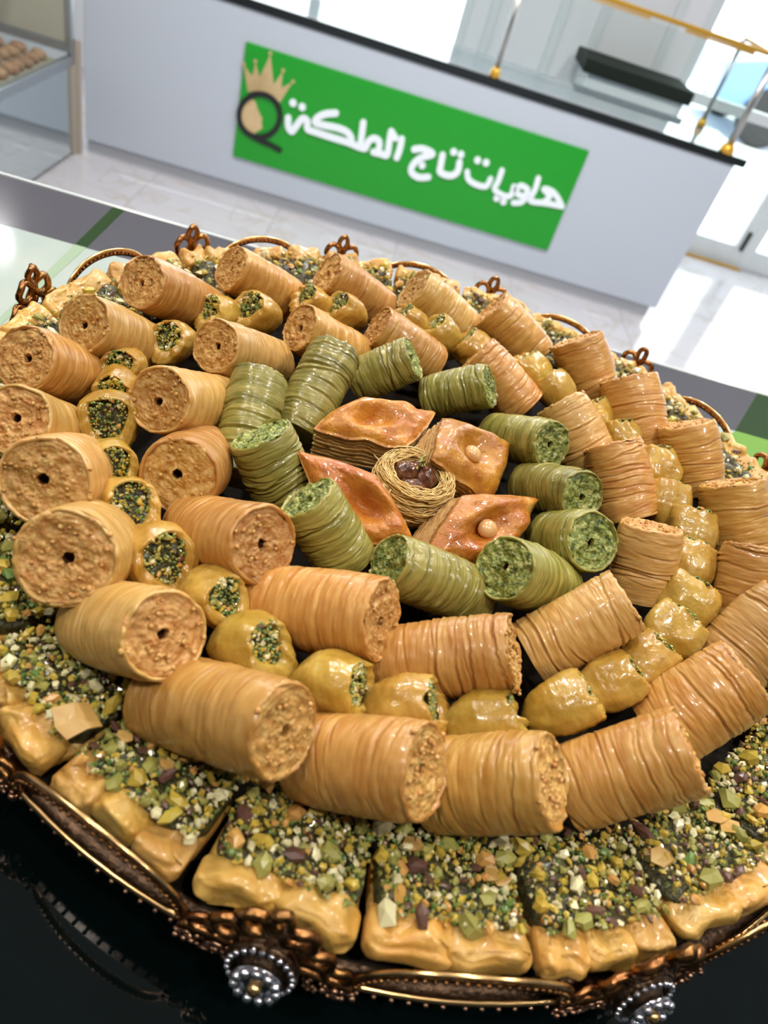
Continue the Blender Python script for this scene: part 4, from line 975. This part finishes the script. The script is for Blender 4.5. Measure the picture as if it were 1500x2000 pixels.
# ------------------------------------------------------------------ glazed layered pastries and the nest in the centre
def bil(Q, u, v): return (Q[0] * (1 - u) + Q[1] * u) * (1 - v) + (Q[3] * (1 - u) + Q[2] * u) * v
PLL = [
    'glazed layered pastry with a wide flaky front side, behind the nest',
    'rounded glazed pastry with a hazelnut in its hollow, right of the nest',
    'long glossy glazed pastry leaning towards the viewer, left of the nest',
    'rhombic glazed pastry with an almond-shaped hazelnut, front right of the nest']
NUTS = [(.50, .42), (.5, .5), (.55, .5), (.52, .50)]
for i, Q in enumerate(DATA['P']):
    Q = [Vector(q) for q in Q]; c0 = sum(Q, Vector()) / 4
    nrm = (Q[2] - Q[0]).cross(Q[3] - Q[1]).normalized()
    if nrm.z < 0: nrm = -nrm
    xx = (Q[1] - Q[0]); xx = (xx - nrm * xx.dot(nrm)).normalized(); yy = nrm.cross(xx); Rm = Matrix((xx, yy, nrm)).transposed()
    H = .0225; org = c0 - nrm * H
    t = empty('layered_pastry', org, Rm); tag(t, PLL[i], 'pastry', 'glazed layered pastries round the centre nest')
    loc = [Rm.transposed() @ (q - org) for q in Q]
    n = 34; V = []; nu_, nv_ = NUTS[i]; rr = np.random.RandomState(i)
    for b_ in range(n):
        for a_ in range(n):
            u, v = a_ / (n - 1), b_ / (n - 1); us, vs_ = 2 * u - 1, 2 * v - 1; p = bil(loc, .5 + .5 * us * math.sqrt(1 - .16 * vs_ * vs_) * 1.12, .5 + .5 * vs_ * math.sqrt(1 - .16 * us * us) * 1.12).copy()
            ed = min(u, 1 - u, v, 1 - v); d = math.hypot(u - nu_, v - nv_)
            z = p.z + .0024 * math.exp(-((d - .33) / .13) ** 2) - .0050 * math.exp(-(d / .17) ** 2) - .0036 * (1 - min(ed / .14, 1)) ** 2
            z += .0016 * noise3(u * 4.5 + i, v * 5, i * 1.3).item() + .0006 * noise3(u * 13, v * 16 + i, 0.5).item()
            k_ = 1 + .012 * noise3(u * 9, v * 9 + i, 2.5).item()
            V.append((p.x * k_, p.y * k_, z))
    F = []
    for b_ in range(n - 1):
        for a_ in range(n - 1): F.append((b_ * n + a_, b_ * n + a_ + 1, (b_ + 1) * n + a_ + 1, (b_ + 1) * n + a_))
    per = [a_ for a_ in range(n)] + [b_ * n + n - 1 for b_ in range(1, n)] + [(n - 1) * n + a_ for a_ in range(n - 2, -1, -1)] + [b_ * n for b_ in range(n - 2, 0, -1)]
    m0 = len(V); V += [(V[q][0] * .985, V[q][1] * .985, V[q][2] - .0014) for q in per]
    for q in range(len(per)): F.append((per[q], per[(q + 1) % len(per)], m0 + (q + 1) % len(per), m0 + q))
    F = [tuple(reversed(f)) if (Vector(V[F[0][1]]) - Vector(V[F[0][0]])).cross(Vector(V[F[0][3]]) - Vector(V[F[0][0]])).z < 0 else f for f in F]
    mk('glazed_top', V, F, M['crust'], t)
    # flaky sheets under the top
    b = MB(); P2 = [Vector((V[q][0], V[q][1])) for q in per]; zt = [V[q][2] for q in per]; NS = 19
    for s_ in range(NS):
        f0 = s_ / NS; f1 = (s_ + .84) / NS; sc = .955 + .02 * math.sin(s_ * 2.3 + i) - .03 * f0; v = []; K_ = len(per)
        for q in range(K_):
            wob = 1 + .026 * noise3(q * .35 + i * 9, s_ * 1.7, .5).item() + .010 * noise3(q * 1.3, s_ * 3.1, i).item()
            z_top = zt[q] - .0013
            for ff in (f0, f1): v.append((P2[q].x * sc * wob, P2[q].y * sc * wob, z_top * (1 - ff)))
        f = [(2 * q, 2 * q + 1, 2 * ((q + 1) % K_) + 1, 2 * ((q + 1) % K_)) for q in range(K_)]
        v.append((0, 0, sum(zt) / K_ * (1 - f0) * .98)); v.append((0, 0, sum(zt) / K_ * (1 - f1) * .98)); c1 = len(v) - 2
        v[c1] = (nu_ * 0, 0, min(zt) * (1 - f0) - .003 * (1 - f0)); v[c1 + 1] = (0, 0, min(zt) * (1 - f1) - .003 * (1 - f1))
        for q in range(K_): f.append((2 * q, 2 * ((q + 1) % K_), c1)); f.append((2 * q + 1, c1 + 1, 2 * ((q + 1) % K_) + 1))
        sheet = MB().add(v, f).build('filo_layer', M['layer'], t, False)
    p = bil(loc, nu_, nv_)
    if i in (1, 3): MB().ball((p.x, p.y, p.z - .0022), .0046 if i else .005, 16, 10, (1.1, .95, .75)).build('hazelnut', M['hazel'], t, True)

# nest
NC = Vector((.0443, .2557, .0)); nest = empty('nest_pastry', (NC.x, NC.y, .004)); tag(nest, 'round nest of fine shredded dough strands filled with glazed nuts at the centre', 'pastry')
nr = random.Random(5); b = MB()
for s_ in range(420):
    a0 = nr.uniform(0, 6.28); ln = nr.uniform(1.2, 3.4); z0_ = nr.uniform(0, .018); rb = .0135 + .0045 * math.sin(min(z0_ / .018, 1) * PI * .75) + nr.uniform(-.0012, .0012); dz = nr.uniform(-.003, .003)
    if s_ > 250: z0_ = nr.uniform(.016, .0195); rb = nr.uniform(.0105, .0175); z0_ += .002 * (1 - ((rb - .014) / .004) ** 2)
    wv = nr.uniform(0, 6); n = 14
    pts = [((rb + .0006 * math.sin(wv + j * .9)) * math.cos(a0 + ln * j / n), (rb + .0006 * math.sin(wv + j * .9)) * math.sin(a0 + ln * j / n), z0_ + dz * (j / n - .5) + .0004 * math.sin(wv + j * 1.7)) for j in range(n + 1)]
    b.tube(pts, nr.uniform(.00020, .00034), 4)
for s_ in range(26):
    a0 = nr.uniform(0, 6.28); p = Vector((.0165 * math.cos(a0), .0165 * math.sin(a0), .018)); q = Vector((nr.uniform(-.006, .006), nr.uniform(-.006, .006), nr.uniform(-.001, .004)))
    b.tube([p, p + q * .5 + Vector((0, 0, .0012)), p + q], .00026, 5)
tag(b.build('dough_strands', M['kataifi'], nest, True), kind='stuff')
MB().lathe([(0, .001), (.0145, .001), (.0165, .006), (.0160, .015), (.0130, .0165), (.0110, .013), (.0, .0115)], 40).build('nest_core', M['layer'], nest, True)
def walnut(p, r, e, seed, nm):
    u = np.linspace(0, PI, 16)[:, None]; v = np.linspace(0, 2 * PI, 24, endpoint=False)[None, :]
    X, Y, Z = np.sin(u) * np.cos(v), np.sin(u) * np.sin(v), np.cos(u) + 0 * v
    q = r * (1 + .22 * noise3(X * 2.2 + seed, Y * 2.2, Z * 2.2) + .12 * noise3(X * 5, Y * 5 + seed, Z * 5))
    V = np.stack([X * q * e[0], Y * q * e[1], Z * q * e[2]], -1).reshape(-1, 3) + np.array(p)
    return mk(nm, V, grid_faces(16, 24), M['walnut'], nest)
walnut((-.004, .003, .0165), .0062, (1.2, .8, .9), 1, 'glazed_nut'); walnut((.005, .001, .0170), .0058, (.8, 1.1, 1), 2, 'glazed_nut')
walnut((-.001, -.0065, .0155), .0055, (1.25, .8, .8), 3, 'glazed_nut'); walnut((.0065, -.0055, .0145), .0040, (1, 1, .8), 4, 'glazed_nut'); walnut((.002, .0075, .0165), .0045, (1, .8, 1), 6, 'glazed_nut')
rr_ = random.Random(2); b = MB()
for s_ in range(8): p = Vector((.001 + rr_.uniform(-.002, .002), .006 + rr_.uniform(-.003, .003), .0215)); b.tube([p, p + Vector((rr_.uniform(-.004, .005), rr_.uniform(-.006, .004), rr_.uniform(-.001, .003)))], .0005, 5)
tag(b.build('pistachio_slivers', NM[2], nest, True), kind='stuff')

# loose scrap of baked filo lying between two pistachio squares at the lower left
sc_ = [(-.0586, .1164), (-.0530, .1195), (-.0490, .1210), (-.0425, .1142), (-.0460, .1120), (-.0506, .1080), (-.0548, .1104)]
sx_ = sum(p[0] for p in sc_) / len(sc_); sy_ = sum(p[1] for p in sc_) / len(sc_); V = []; F = []; n = len(sc_)
for z_ in (0, .0005):
    V.append((0, 0, .0012 + z_)); V += [((p[0] - sx_) * 1.0, (p[1] - sy_) * 1.0, .0008 * math.sin(i * 2.1) + z_) for i, p in enumerate(sc_)]
for i in range(n):
    a_, b_ = 1 + i, 1 + (i + 1) % n
    F += [(0, b_, a_), (n + 1, n + 1 + a_, n + 1 + b_), (a_, b_, n + 1 + b_, n + 1 + a_)]
o = mk('filo_scrap', V, F, M['filo_pale'], None, False); o.location = (sx_, sy_, .0098)
tag(o, 'torn tan scrap of baked filo lying between two pistachio squares at the lower left', 'pastry scrap')
